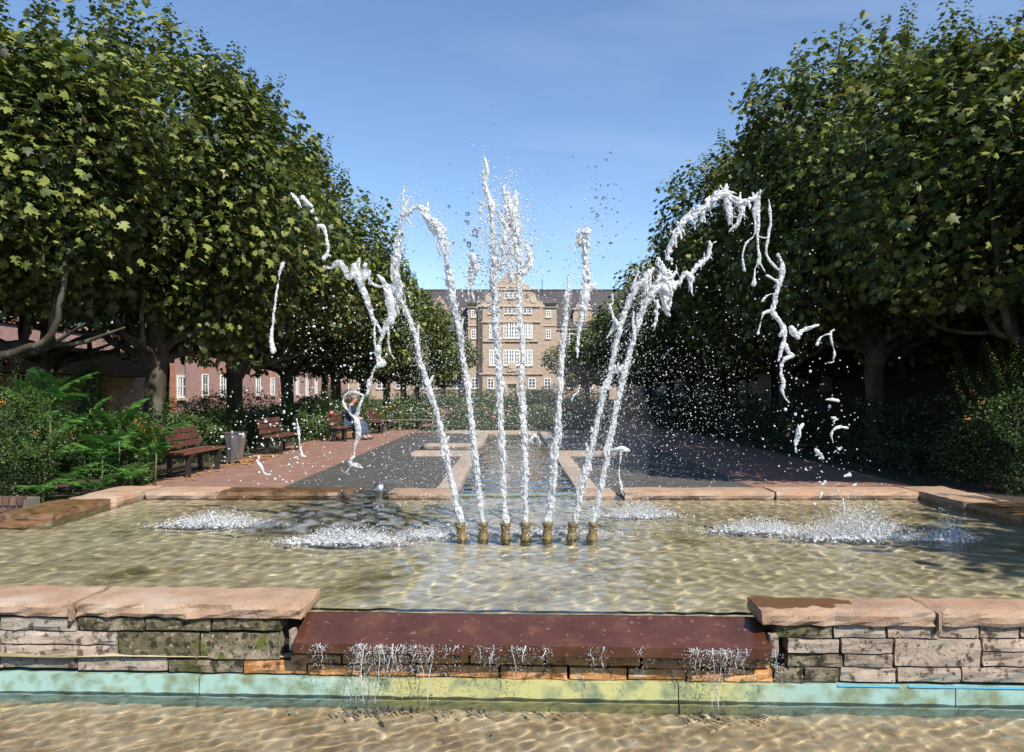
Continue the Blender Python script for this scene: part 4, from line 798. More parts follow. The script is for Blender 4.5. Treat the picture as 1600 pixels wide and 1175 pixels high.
# ---------------------------------------------------------------- shrubs
def leafmass(name, label, cat, c, r, n, size, mat, seed, spikes=0, berries=0, parent=None, box=False, tmpl=None, kindstuff=False, base=None):
    g = np.random.default_rng(seed); d = g.normal(size=(n,3)); d /= np.linalg.norm(d,axis=1,keepdims=True)
    if box: d = d*((np.abs(d)**5).sum(1)**(-1/5))[:,None]
    ks_ = g.normal(size=(6,3))*3; t = (1+.20*np.sin(d@ks_.T+g.uniform(0,6,6)).sum(1)/1.5)*np.where(g.random(n)<.7,g.uniform(.85,1.05,n),g.uniform(.4,.9,n))
    p = np.array(c)+d*t[:,None]*np.array(r); nn = d*.5+np.array([0,0,.6])+g.normal(size=p.shape)*.5; tp = d+np.array([0,0,.3])+g.normal(size=p.shape)*.7; sz = size*g.uniform(.6,1.3,n)
    Pl=[p]; Nl=[nn]; Tl=[tp]; Sl=[sz]
    for s in range(spikes):
        a = g.uniform(0,6.28); q = g.random()**.5; b = np.array(c)+np.array([math.cos(a)*q*r[0],math.sin(a)*q*r[1],r[2]*math.sqrt(max(0,1-q*q*.85))*.9]); L_ = g.uniform(.2,.75); k = int(L_*80)
        dr = np.array([math.cos(a)*.5*q+g.normal()*.15,math.sin(a)*.5*q+g.normal()*.15,1]); tt = np.linspace(0,1,k); aa = tt*k*2.4; off = np.stack([np.cos(aa),np.sin(aa),np.full(k,.3)],1)
        Pl.append(b+dr*(tt*L_)[:,None]+off*.015); Nl.append(off*.3+[0,0,.7]+g.normal(size=(k,3))*.3); Tl.append(off); Sl.append(size*(1.1-.5*tt))
    p = np.concatenate(Pl); kz = p[:,2] > .0; tV,tF = tmpl or (SMV,SMF)
    V,T = scatter(tV,tF,p[kz],np.concatenate(Nl)[kz],np.concatenate(Tl)[kz],np.concatenate(Sl)[kz]); me = np_mesh(name,V,T,mat,np.repeat(g.beta(2,2,kz.sum()),len(tF)))
    root = thing(name,label,cat,(c[0],c[1],0)) if parent is None else parent
    o = link('foliage',me,root); o['kind'] = 'stuff'
    if parent is None:
        mb = MB()
        for i in range(7): a = i*.9; mb.tube([(c[0]+.05*math.cos(a),c[1]+.05*math.sin(a),-.02),(c[0]+r[0]*.3*math.cos(a),c[1]+r[1]*.3*math.sin(a),c[2]*.7),(c[0]+r[0]*.7*math.cos(a),c[1]+r[1]*.7*math.sin(a),c[2]+r[2]*.4)],[.025,.018,.006],5)
        mb.obj('stem', m_bark, root)
    if berries:
        mb = MB()
        for i in range(berries):
            a = g.uniform(0,6.28); e = g.uniform(-.3,1.2); dd = np.array([math.cos(a)*math.cos(e),math.sin(a)*math.cos(e),math.sin(e)]); b = np.array(c)+dd*np.array(r)*g.uniform(.92,1.04)
            for k in range(9): q = b+g.normal(size=3)*.028; s_ = g.uniform(.007,.012); V0 = [(q[0]+v[0]*s_,q[1]+v[1]*s_,q[2]+v[2]*s_) for v in ICO0V]; mb.add(V0,ICO0F)
        o = mb.obj('berries', m_berry, root, True); o['kind'] = 'stuff'
    return root
leafmass('small_leaved_shrub','broad bright green shrub with tiny leaves at the far left','shrub',(-7.0,9.75,.58),(1.05,.85,.80),34000,.033,m_shrub,1,90,6)
leafmass('berry_shrub','firethorn shrub with orange berries behind the fern-like plants','shrub',(-6.75,12.7,.45),(.9,.85,.6),15000,.042,m_shrub,2,20,34)
leafmass('berry_shrub','taller shrub with a few orange berries under the left tree','shrub',(-7.9,13.4,.5),(1.2,1.1,.55),12000,.045,m_shrub,3,30,12)
leafmass('low_shrub','low yellow-green shrub beside the first bench','shrub',(-5.6,11.4,.12),(.25,.4,.2),3000,.035,m_shrub,4,6)
leafmass('dark_shrub','dark shrub behind the first bench and the litter bin','shrub',(-6.6,15.6,.5),(.85,1.9,.62),14000,.055,m_shrub,5,16)
leafmass('dark_shrub','dark shrub behind the second bench','shrub',(-7.0,19.5,.5),(1.0,1.9,.68),12000,.06,m_dark,6,14)
leafmass('dark_shrub','leafy shrub behind the seated person','shrub',(-6.1,22.8,.55),(1.0,2.2,.75),12000,.07,m_shrub,7,14)
leafmass('dark_shrub','shrub behind the last bench of the left side','shrub',(-5.9,27.4,.5),(1.2,2.2,.75),10000,.08,m_shrub,8,14)
leafmass('climber','tall upright climbing shrub in front of the left tree trunk','shrub',(-7.25,13.2,1.2),(.22,.22,.7),3000,.05,m_shrub,9,14)
leafmass('orange_berry_shrub','large feathery shrub with orange berries beside the right rim','shrub',(7.35,10.4,.85),(1.3,1.0,.95),26000,.038,m_shrub,10,130,10)
leafmass('grey_leaved_shrub','narrow-leaved shrub at the right edge of the picture','shrub',(8.6,9.7,.45),(1.1,.8,.95),12000,.065,m_shrub,12,20,4, tmpl=([(0,0,0),(.13,.45,.04),(0,1,0),(-.13,.45,.04)],SMF))
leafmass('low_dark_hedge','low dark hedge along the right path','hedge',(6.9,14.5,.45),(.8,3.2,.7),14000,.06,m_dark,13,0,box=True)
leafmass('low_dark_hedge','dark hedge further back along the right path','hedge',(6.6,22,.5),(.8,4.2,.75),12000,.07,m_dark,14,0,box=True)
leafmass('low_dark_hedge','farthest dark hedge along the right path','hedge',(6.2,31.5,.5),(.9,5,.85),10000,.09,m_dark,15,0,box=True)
# flower bed at the end of the channel
def flowers(lab, c, r, n, cols, seed):
    root = leafmass('flower_bed', lab, 'flower bed', c, r, n, .075, m_shrub, seed, 20)
    for k,(col_, cnt) in enumerate(cols):
        mb = MB(); r_ = random.Random(seed*7+k)
        for i in range(cnt):
            x = c[0]+r_.uniform(-1,1)*r[0]; y = c[1]-r_.random()*r[1]; z = c[2]+r[2]*r_.uniform(.1,1.05); mb.add([(x+v[0]*.045,y+v[1]*.04,z+v[2]*.03) for v in ICO0V], ICO0F)
        o = mb.obj('blossoms', col_, root); o['kind'] = 'stuff'
m_pink = plain('pink_petal',(.62,.25,.32),.6); m_org = plain('orange_petal',(.75,.33,.05),.6); m_whitef = plain('white_petal',(.75,.7,.62),.6)
flowers('mixed flower bed with orange blossoms left of the channel end', (-4.0,28.5,.4),(1.6,1.6,.55),9000,[(m_org,14),(m_whitef,10)],31)
flowers('flower bed with pink and orange blossoms straight behind the channel', (-1.6,28.2,.38),(1.5,1.5,.5),8000,[(m_pink,40),(m_org,12)],32)
flowers('green flower bed with few blossoms right of the channel end', (1.0,28.4,.36),(1.4,1.5,.5),8000,[(m_pink,14)],33)
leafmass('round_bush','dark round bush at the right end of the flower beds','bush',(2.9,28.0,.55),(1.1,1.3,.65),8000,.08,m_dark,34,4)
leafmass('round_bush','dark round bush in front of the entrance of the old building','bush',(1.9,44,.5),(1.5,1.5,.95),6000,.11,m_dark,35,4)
for i,(x,lab) in enumerate([(-7.5,'left'),(-3.2,'middle'),(1.0,'right')]):
    leafmass('far_hedge', f'far green hedge before the old building, {lab} part', 'hedge', (x+1,62,.5),(2.4,1.4,.75),5000,.16,m_shrub,40+i,0,box=True)
# fern-like seedlings (tree of heaven)
LLV = [(0,0,0),(.16,.25,.02),(.14,.6,.0),(0,1,-.05),(-.14,.6,0),(-.16,.25,.02)]; LLF = [(0,1,5),(1,2,5),(2,4,5),(2,3,4)]
def frond_mesh(L_, seed):
    g = np.random.default_rng(seed); n = 15; tt = np.linspace(.12,1,n); droop = g.uniform(.25,.5)
    pt = lambda t: np.stack([0*t, t*L_*(1-.12*t), L_*(.42*t-droop*1.1*t**2)],-1)
    p = pt(tt); P_=[];N_=[];T_=[];S_=[]
    for s in (-1,1):
        l = L_*.27*np.sin(np.clip(tt*2.6+.45,0,3.0))**.7*g.uniform(.85,1.1,n); P_.append(p); N_.append(np.tile([s*.25,-.05,1.0],(n,1))+g.normal(size=(n,3))*.10); T_.append(np.stack([np.full(n,s*1.0),np.full(n,.45),np.full(n,-.22)],1)+g.normal(size=(n,3))*.06); S_.append(l)
    V,T = scatter(LLV,LLF,np.concatenate(P_),np.concatenate(N_),np.concatenate(T_),np.concatenate(S_))
    rV,rF = tube([tuple(a) for a in pt(np.linspace(0,1,9))],[.005*(1-.7*t) for t in np.linspace(0,1,9)],4); rT = []
    for f in rF:
        for k in range(1,len(f)-1): rT.append((f[0],f[k],f[k+1]))
    V2 = np.concatenate([V,np.array(rV)]); T2 = np.concatenate([T,np.array(rT)+len(V)])
    return np_mesh('frond', V2, T2, m_frond, np.concatenate([np.repeat(g.uniform(.2,.9,2*n),4), np.full(len(rT),.3)]))
FR = [frond_mesh(1.0, 60+i) for i in range(5)]
def fern(x,y,h,n,L_,lab,seed,tilt=(.1,.7)):
    r_ = random.Random(seed); t = thing('fern_leaved_seedling', lab, 'plant', (x,y,0), 'feather-leaved seedlings behind the left rim')
    MB().tube([(x,y,-.02),(x+.02,y,h*.5),(x,y+.01,h)],[.014,.012,.007],6).obj('stem', m_frond_stem, t, True)
    for i in range(n):
        f = random.Random(seed*31+i); a = i/n*6.283+f.uniform(-.3,.3); e = f.uniform(*tilt); z = h*(.55+.45*i/n) ; s = L_*f.uniform(.75,1.1)
        o = link('frond', FR[f.randrange(5)], t); o.location = (x,y,z); o.rotation_euler = (e,0,a); o.scale = (s,s,s)
m_frond_stem = plain('green_stem',(.12,.16,.05),.6)
fern(-6.45,10.7,1.35,9,.85,'tallest feather-leaved seedling rising above the tiny-leaved shrub',1,(.3,.9))
fern(-5.75,10.75,.62,9,.62,'feather-leaved seedling just behind the corner of the left rim',2)
fern(-5.3,11.4,.78,9,.62,'feather-leaved seedling beside the orange berries',3)
fern(-5.95,10.4,.28,8,.55,'low feather-leaved seedling touching the left rim',4,(0,.5))
fern(-5.35,10.75,.22,8,.5,'smallest feather-leaved seedling near the first bench',5,(0,.5))
fern(-6.0,11.7,.95,8,.65,'middle tall feather-leaved seedling below the pink building',6,(.2,.8))
fern(-5.75,9.4,.25,7,.45,'feather-leaved seedling squeezed beside the rim slab',7,(0,.5))

for k_,(x_,y_,h_,n_,l_,lab_) in enumerate([(-6.2,10.15,.7,8,.6,'feather-leaved seedling half hidden in the tiny-leaved shrub'),(-5.6,11.9,.5,8,.55,'feather-leaved seedling under the berries, left of the first bench'),(-6.6,12.0,1.1,8,.6,'feather-leaved seedling with raised fronds before the climbing shrub'),(-5.5,10.2,.12,7,.45,'ground-hugging feather-leaved seedling at the rim corner'),(-6.9,11.2,1.45,7,.7,'feather-leaved seedling spreading its fronds at the left edge')]): fern(x_,y_,h_,n_,l_,lab_,20+k_,(.1,.8))

# fallen leaves on the left path
mb = MB(); r_ = random.Random(3); V_=[]
for i in range(520):
    y = r_.choice([r_.uniform(14.2,16.4), r_.uniform(21.8,25.5), r_.uniform(11,26)]); x = -5.35+abs(r_.gauss(0,.22)); a = r_.uniform(0,6.28); s = r_.uniform(.03,.06)
    mb.add([(x+math.cos(a+k*1.57)*s*(1 if k%2 else .7), y+math.sin(a+k*1.57)*s, .012+r_.random()*.02) for k in range(4)], [(0,1,2,3)])
tag(mb.obj('fallen_leaves', plain('dry_leaf',(.42,.19,.06),.8)), 'dry orange-brown leaves fallen along the edge of the left path', 'fallen leaves', kind='stuff')

# ---------------------------------------------------------------- benches, bin, person
def bench():
    t = thing('park_bench','x','bench',(0,0,0),'red-brown plank benches along the left path')
    for r_ in range(3):
        for c in range(4):
            z = .44+r_*.115; y = c*.41; V,Fc = rbox(-.02-.035*r_,.02-.035*r_, y+.004,y+.406, z+.004,z+.108,(1,2,1),.003,.006,9,r_+c); MB().add(V,Fc).obj('back_board', m_wood, t)
    for s in range(4): V,Fc = rbox(.05+s*.105,.145+s*.105,-.02,1.66,.37,.41,(1,5,1),.003,.006,9,s); MB().add(V,Fc).obj('seat_plank', m_wood, t)
    for y in (.2,1.42):
        mb = MB().box(.04,.46,y-.03,y+.03,.30,.368).box(.06,.13,y-.03,y+.03,-.01,.30).box(.36,.43,y-.03,y+.03,-.01,.30); mb.obj('leg', m_iron, t)
        MB().tube([(.06,y,.33),(-.0,y,.5),(-.085,y,.78)],[.02,.018,.016],6).obj('back_bracket', m_iron, t)
    return t
b0 = bench(); b0['label'] = 'nearest park bench, beside the orange berries and the litter bin'; b0.location = (-5.6,12.15,0)
dup(b0,(-5.45,16.6,0),label='park bench just behind the litter bin, in front of a tree trunk'); dup(b0,(-4.95,20.8,0),(0,0,.02),label='park bench with the seated person in a dark blue jacket')
dup(b0,(-4.6,24.6,0),label='empty park bench beyond the seated person'); dup(b0,(-4.4,28.0,0),(0,0,-.1),label='farthest park bench of the left path')
bn = thing('litter_bin','grey galvanised litter bin on a post between two benches','litter bin',(-5.2,14.45,0))
def frust(x,y,z0,z1,a0,b0_,a1,b1):
    return [(x-a0,y-b0_,z0),(x+a0,y-b0_,z0),(x+a0,y+b0_,z0),(x-a0,y+b0_,z0),(x-a1,y-b1,z1),(x+a1,y-b1,z1),(x+a1,y+b1,z1),(x-a1,y+b1,z1)], [(0,3,2,1),(0,1,5,4),(1,2,6,5),(2,3,7,6),(3,0,4,7)]
V,Fc = frust(-5.2,14.45,.13,.58,.10,.09,.16,.14); o = MB().add(V,Fc).obj('container', m_steel, bn); md = o.modifiers.new('s','SOLIDIFY'); md.thickness = .008
MB().box(-5.38,-5.02,14.29,14.61,.60,.615).obj('lid', m_steel, bn); MB().box(-5.225,-5.175,14.27,14.305,-.01,.60).obj('post', m_steel, bn)
MB().box(-5.37,-5.34,14.43,14.46,.0,.60).obj('hoop', m_steel, bn)
# seated person, built with a skinned skeleton
def skin(name, verts, edges, radii, mat, parent, sub=2):
    me = bpy.data.meshes.new(name); me.from_pydata([tuple(v) for v in verts], edges, []); o = bpy.data.objects.new(name, me); COL.objects.link(o)
    o.modifiers.new('s','SKIN'); o.modifiers.new('u','SUBSURF').levels = sub
    for i,r_ in enumerate(radii): me.skin_vertices[0].data[i].radius = (r_ if isinstance(r_,tuple) else (r_,r_)); me.skin_vertices[0].data[i].use_root = (i == 0)
    dg = bpy.context.evaluated_depsgraph_get(); nm = bpy.data.meshes.new_from_object(o.evaluated_get(dg)); bpy.data.objects.remove(o); nm.materials.clear(); nm.materials.append(mat); nm.shade_smooth()
    return link(name, nm, parent)
m_navy = plain('navy_jacket',(.018,.028,.07),.5); m_jean = plain('blue_jeans',(.05,.08,.15),.8); m_skin_ = plain('skin',(.55,.27,.20),.5); m_hair = plain('grey_brown_hair',(.22,.16,.13),.8); m_shoe = plain('dark_shoe',(.04,.05,.08),.5)
px_, py_ = -4.68, 21.75
pr = thing('person','person in a dark blue quilted jacket and jeans sitting hunched on a bench','person',(px_,py_,0))
A = lambda x,y,z: (px_+x, py_+y, z)
skin('body',[A(0,0,.52),A(.03,0,.70),A(.10,0,.90),A(.14,0,.99),A(.19,.0,1.06),A(.22,.0,1.13),A(.24,0,1.20),
  A(.10,-.19,.93),A(.16,-.24,.70),A(.36,-.16,.60),A(.44,-.12,.60),A(.10,.19,.93),A(.16,.24,.70),A(.36,.16,.60),A(.44,.10,.60),
  A(.05,-.1,.50),A(.45,-.13,.50),A(.50,-.13,.10),A(.62,-.13,.05),A(.05,.1,.50),A(.45,.13,.50),A(.56,.14,.10),A(.68,.14,.05)],
  [(0,1),(1,2),(2,3),(3,4),(4,5),(5,6),(2,7),(7,8),(8,9),(9,10),(2,11),(11,12),(12,13),(13,14),(0,15),(15,16),(16,17),(17,18),(0,19),(19,20),(20,21),(21,22)],
  [.13,.12,.13,.06,.055,.095,.075,.05,.045,.035,.035,.05,.045,.035,.035,.085,.065,.045,.035,.085,.065,.045,.035], m_skin_, pr)
skin('jacket',[A(-.01,0,.50),A(.02,0,.66),A(.08,0,.84),A(.12,0,.97),A(.11,-.21,.92),A(.16,-.26,.70),A(.34,-.18,.61),A(.11,.21,.92),A(.16,.26,.70),A(.34,.18,.61)],
  [(0,1),(1,2),(2,3),(2,4),(4,5),(5,6),(2,7),(7,8),(8,9)],[(.19,.16),(.19,.155),(.20,.15),.09,.085,.075,.055,.085,.075,.055], m_navy, pr)
skin('trousers',[A(.0,0,.49),A(.08,-.10,.49),A(.46,-.13,.50),A(.50,-.13,.12),A(.08,.10,.49),A(.46,.13,.50),A(.56,.14,.12)],[(0,1),(1,2),(2,3),(0,4),(4,5),(5,6)],[.15,.11,.085,.065,.11,.085,.065], m_jean, pr)
for dx,dy in ((.50,-.13),(.56,.14)): MB().ball(A(dx+.06,dy,.045),.06,(2.0,.85,.75)).obj('shoe', m_shoe, pr, True)
mbh = MB(); mbh.ball(A(.205,0,1.19),.10,(1,.95,.95)); mbh.obj('hair', m_hair, pr, True)
bg_ = MB(); V,Fc = rbox(px_-.32,px_-.22,py_-.75,py_-.55,.74,.84,(2,3,2),.012,.02,9,1); tag(MB().add(V,Fc).obj('pink_bag', plain('pink_cloth',(.7,.2,.26),.7)), 'small pink bag hung on the bench back by the seated person', 'bag')

# low rail fence before the flower bed
fr = thing('rail_fence','thin pale metal rail fence in front of the flower bed','fence',(-4.2,26.6,0))
m_rail = metalmat('pale_rail',(.6,.6,.58),.4)
MB().tube([(-5.0,26.6,.38),(-2.7,26.6,.38)],[.018,.018],6).obj('rail', m_rail, fr); 
for x in (-4.95,-3.9,-2.75): MB().tube([(x,26.6,-.01),(x,26.6,.42)],[.018,.018],6).obj('post', m_rail, fr)

# ---------------------------------------------------------------- buildings
m_ash = brickmat('sandstone_ashlar',(.37,.27,.20),(.43,.325,.245),(.33,.25,.19),.7,.32,.85,'xz',.015,.3)
m_trim = stone('pale_stone_trim',[(.3,(.44,.34,.24)),(.7,(.54,.43,.32))],2,.8,.3,10,0)
m_roof = brickmat('slate_roof',(.055,.05,.052),(.075,.068,.07),(.035,.032,.034),.5,.35,.6,'xz',.03,.5)
m_white = plain('white_window_frame',(.78,.78,.76),.5); 
def panemat(name,c):
    m, nt, b, N, L = newmat(name); b.inputs['Base Color'].default_value = (*c,1); b.inputs['Roughness'].default_value = .06; b.inputs['Specular IOR Level'].default_value = .8; return m
m_pane = panemat('window_glass',(.05,.06,.08))
def window(bld, x0,x1,z0,z1,y, nx=2, nz=3, fw=.09, mf=None, trans=False, axis='x', lab=None, sill=True):
    """frame with muntins proud of the wall plane y; axis 'x': facade faces -Y; 'y': facade faces +X"""
    mb = MB(); 
    def bx(m,a,b,c,d,e,f):
        if axis == 'x': m.box(a,b,y-d,y-c,e,f)
        elif axis == 'y': m.box(y+c,y+d,a,b,e,f)
        else: m.box(y-d,y-c,a,b,e,f)
    dpt = .08
    bx(mb,x0,x1,0,dpt,z0,z0+fw); bx(mb,x0,x1,0,dpt,z1-fw,z1); bx(mb,x0,x0+fw,0,dpt-.004,z0+fw,z1-fw); bx(mb,x1-fw,x1,0,dpt-.004,z0+fw,z1-fw)
    for i in range(1,nx): x = x0+(x1-x0)*i/nx; bx(mb,x-fw*.45,x+fw*.45,0,dpt-.008,z0+fw,z1-fw)
    for i in range(1,nz): z = z0+(z1-z0)*i/nz; bx(mb,x0+fw,x1-fw,0,dpt-.012,z-fw*.3,z+fw*.3)
    f = mb.obj('window', mf or m_white, bld); p = MB(); bx(p,x0+fw*.5,x1-fw*.5,.004,.03,z0+fw*.5,z1-fw*.5); o = p.obj('pane', m_pane, f)
    if sill: s = MB(); bx(s,x0-.08,x1+.08,0,.16,z0-.16,z0-.002); s.obj('sill', m_trim, f)
    return f
K = 10.0
def bx_(u): return (u-800)/K
def bz_(v): return 1.4+(610-v)/K
old = thing('old_sandstone_building','old sandstone building with central gable and slate roof at the far end','building',(0,120,0))
# wings
MB().box(-70,-6.9,123,135,-.5,11.4).obj('wall', m_ash, old); MB().box(7.0,70,123,135,-.5,11.4).obj('wall', m_ash, old)
MB().box(-70,-6.9,122.6,123,11.1,11.5).obj('cornice', m_trim, old); MB().box(7.0,70,122.6,123,11.1,11.5).obj('cornice', m_trim, old)
V,Fc = prism([(122.4,11.5),(129,18.2),(137,11.5)],-70,70); V=[(x,d,z) for x,d,z in V]; MB().add(V,Fc).obj('roof', m_roof, old)
MB().box(-70,70,128.8,129.2,18.12,18.35).obj('ridge', m_roof, old)
for s in (-1,1):
    for k in range(20):
        xc = s*(8.9+k*3.0)+ (.3 if s > 0 else 0)
        if abs(xc) > 40: break
        for (v0,v1,nz_) in ((519,537,3),(553,571,3),(590,607,2)): window(old, xc-.78,xc+.78,bz_(v1),bz_(v0),123,2,nz_+1,.13)
# central block
MB().box(bx_(748),bx_(849),120,128,-.5,bz_(478)).obj('wall', m_ash, old)
for a,b in ((731,747.7),(849.3,870)):
    MB().box(bx_(a),bx_(b),120.6,128,-.5,bz_(479)).obj('bay_wall', m_ash, old); xm = (bx_(a)+bx_(b))/2; hw = (bx_(b)-bx_(a))/2
    MB().box(bx_(a)-.15,bx_(b)+.15,120.35,120.6,bz_(480),bz_(477)).obj('cornice', m_trim, old); MB().box(bx_(a),bx_(b),120.45,120.6,bz_(509),bz_(507)).obj('cornice', m_trim, old)
    V=[];Fc=[]; pr_=[(1.12,0),(1.15,.35),(1.02,1.0),(.8,1.5),(.55,1.9),(.25,2.3),(.05,2.45)]
    for (q,zz) in pr_: V += [(xm-hw*q,124-3.4*q,bz_(477)+zz),(xm+hw*q,124-3.4*q,bz_(477)+zz),(xm+hw*q,124+3.4*q,bz_(477)+zz),(xm-hw*q,124+3.4*q,bz_(477)+zz)]
    for k in range(len(pr_)-1):
        for i in range(4): j=(i+1)%4; Fc.append((k*4+i,k*4+j,k*4+4+j,k*4+4+i))
    Fc.append(tuple(len(pr_)*4-4+i for i in range(4))); MB().add(V,Fc).obj('bay_roof', m_roof, old)
# scrolled gable, outline with volutes
gl = [(748,478),(749,473),(752,470),(757,470),(760,466),(759,462),(762,458),(768,456),(770,452),(768,449),(771,446),(776,445),(779,440),(783,436),(788,433),(790,428),(795,424),(800,417)]
out = gl + [(1597-u,v) for u,v in gl[::-1][1:]]
V = [(bx_(u),120.0,bz_(v)) for u,v in out]+[(bx_(u),121.2,bz_(v)) for u,v in out]; n = len(out)
Fc = [tuple(range(n)),tuple(range(2*n-1,n-1,-1))]+[(i,(i+1)%n,n+(i+1)%n,n+i)[::-1] for i in range(n)]; MB().add(V,Fc).obj('gable', m_ash, old)
V,Fc = prism([(0,bz_(478)),(0,bz_(440)),(.01,bz_(440)),(.01,bz_(478))],0,1); MB().box(-4.2,4.0,121.3,128,bz_(478),bz_(455)).obj('gable_roof', m_roof, old)
for (v0,v1,a,b) in ((476.5,479.5,746,851),(451,453,766,831),(504,502.2,752,845),(534,532,756,841),(585,583,748,849),(447,449,776,821)):
    z0,z1 = sorted((bz_(v0),bz_(v1))); MB().box(bx_(a),bx_(b),119.75,120.0-.003,z0,z1).obj('string_course', m_trim, old)
for u in (763.5,833.5):   # volutes
    MB().tube([(bx_(u)+.0,119.9,bz_(468)),(bx_(u),120.1,bz_(468))],[.55,.55],14).obj('volute', m_trim, old)
for u in (824,774): MB().tube([(bx_(u),119.85,bz_(460.5)),(bx_(u),119.99,bz_(460.5))],[.38,.38],14).obj('round_window', m_trim, old); MB().tube([(bx_(u),119.8,bz_(460.5)),(bx_(u),119.9,bz_(460.5))],[.26,.26],14).obj('round_pane', m_pane, old)
MB().box(bx_(752)-.2,bx_(753)+.1,119.8,120,bz_(640),bz_(478)).obj('downpipe', m_roof, old)
for (x0,x1,nx) in ((764,778,2),(786.5,812,3),(817,832,2)):
    for (v0,v1) in ((504.5,528.5),(546.5,571)):
        f = window(old,bx_(x0),bx_(x1),bz_(v1),bz_(v0),120,nx*2,4,.17)
        m_ = MB()
        for i in range(1,nx): xx = bx_(x0)+(bx_(x1)-bx_(x0))*i/nx; m_.box(xx-.14,xx+.14,119.89,119.98,bz_(v1),bz_(v0))
        if nx > 1: m_.obj('mullion', m_white, f)
for u in (765,771.5,790,796.8,803.5,820.5,827.5): window(old,bx_(u)-.28,bx_(u)+.28,bz_(490),bz_(481),120,1,2,.1)
for u in (791,797.8,804.5): window(old,bx_(u)-.28,bx_(u)+.28,bz_(466),bz_(457.5),120,1,2,.1)
for (a,b) in ((736,743.5),(853,861)):
    for (v0,v1) in ((484,495),(514.5,528.5),(553,566)): window(old,bx_(a),bx_(b),bz_(v1),bz_(v0),120.6,2,3,.12)
for (a,b) in ((761.5,772),(825.5,837)): window(old,bx_(a),bx_(b),bz_(607),bz_(590.5),120,2,3,.14)
for (a,b) in ((736,747),(850.5,861)): window(old,bx_(a),bx_(b),bz_(607),bz_(590.5),120.6,2,3,.14)
for u in (856,741): MB().box(bx_(u-5),bx_(u+5),120.4,120.597,bz_(626),bz_(619)).obj('cellar_window', m_pane, old)
# portal
MB().box(bx_(787),bx_(813),119.55,120-.003,bz_(600),bz_(597)).obj('portal_cornice', m_trim, old)
MB().box(bx_(789),bx_(793),119.6,120-.003,bz_(640),bz_(600)).obj('portal_pier', m_trim, old); MB().box(bx_(806.5),bx_(810.5),119.6,120-.003,bz_(640),bz_(600)).obj('portal_pier', m_trim, old)
V=[(bx_(799.7)+math.cos(a)*.75,119.9,bz_(607)+math.sin(a)*.75) for a in [math.pi*i/10 for i in range(11)]]; V2=[(x,119.995,z) for x,y_,z in V]; n=11
MB().add(V+V2,[tuple(range(n-1,-1,-1)),tuple(range(n,2*n))]+[(i,i+1,n+i+1,n+i) for i in range(n-1)]+[(n-1,0,n,2*n-1)]).obj('door_arch', m_pane, old)
MB().box(bx_(792.5),bx_(807),119.9,119.995,bz_(640),bz_(607)).obj('door', m_trim, old)
V,Fc = rbox(bx_(791),bx_(809),119.8,119.998,bz_(583),bz_(570),(6,1,4),.05,.2,3,1,.1); MB().add(V,Fc).obj('crest', m_trim, old); MB().tube([(bx_(800),119.7,bz_(571)),(bx_(800),119.99,bz_(571))],[.55,.55],12).obj('crest_medallion', m_trim, old)
MB().tube([(bx_(849.5),126,bz_(455)),(bx_(849.5),126,bz_(427))],[.08,.05],5).obj('lightning_rod', m_iron, old)
def dormer(uc,flip=1):
    pts = [(-15,500),(-15,487),(-13,484),(-13,478),(-10,475),(-9,470),(-6,468),(-5,463),(-2,461),(0,457.5)]; o_ = pts+[(-a,b) for a,b in pts[::-1][1:]]; n = len(o_)
    V = [(bx_(uc+a),123.2,bz_(b)) for a,b in o_]+[(bx_(uc+a),127.5,bz_(b)) for a,b in o_]; Fc = [tuple(range(n)),tuple(range(2*n-1,n-1,-1))]+[(i,(i+1)%n,n+(i+1)%n,n+i)[::-1] for i in range(n)]
    d = MB().add(V,Fc).obj('dormer', m_ash, old); MB().box(bx_(uc-4.6),bx_(uc+4.6),123.05,123.195,bz_(494.5),bz_(485)).obj('dormer_window', m_white, d)
    MB().box(bx_(uc-4),bx_(uc-.6),123.02,123.049,bz_(493.5),bz_(486)).obj('pane', m_pane, d); MB().box(bx_(uc+.6),bx_(uc+4),123.02,123.049,bz_(493.5),bz_(486)).obj('pane', m_pane, d)
    MB().box(bx_(uc-15.6),bx_(uc+15.6),123.0,123.197,bz_(480.5),bz_(478.5)).obj('band', m_trim, d); MB().tube([(bx_(uc),123.0,bz_(470)),(bx_(uc),123.19,bz_(470))],[.25,.25],10).obj('oculus', m_pane, d)
dormer(684); dormer(913); dormer(610); dormer(990)

# long pinkish brick building on the left
pink = thing('pink_brick_building','long pinkish brick building with green shutters behind the left trees','building',(-22,50,0))
m_pb = brickmat('pink_brick',(.36,.20,.175),(.42,.245,.215),(.33,.22,.19),.24,.075,.85,'yz',.01,.3)
m_rb = brickmat('orange_brick',(.40,.14,.075),(.46,.18,.10),(.35,.2,.14),.24,.075,.85,'yz',.01,.3)
m_shut = plain('green_shutter',(.05,.20,.16),.5); m_awn = plain('canopy_shade_black',(.007,.006,.006),.95,0,.05)
MB().box(-34,-22,12,76.7,-.6,11).obj('wall', m_pb, pink); MB().box(-35,-21.5,11.5,77.2,11,11.3).obj('roof', m_roof, pink)
MB().box(-22+.003,-21.9,12,76.7,4.35,4.5).obj('string_course', m_rb, pink)
MB().box(-22+.003,-20.4,14,45,2.15,3.4).obj('canopy', m_awn, pink)  # canopy box deepened and blackened to stand in for the porch's shade
MB().tube([(-21.93,37.6,-.2),(-21.93,37.6,11)],[.06,.06],6).obj('downpipe', m_steel, pink)
MB().tube([(-21.93,51.5,-.2),(-21.93,51.5,11)],[.06,.06],6).obj('downpipe', m_steel, pink)
y = 14.6
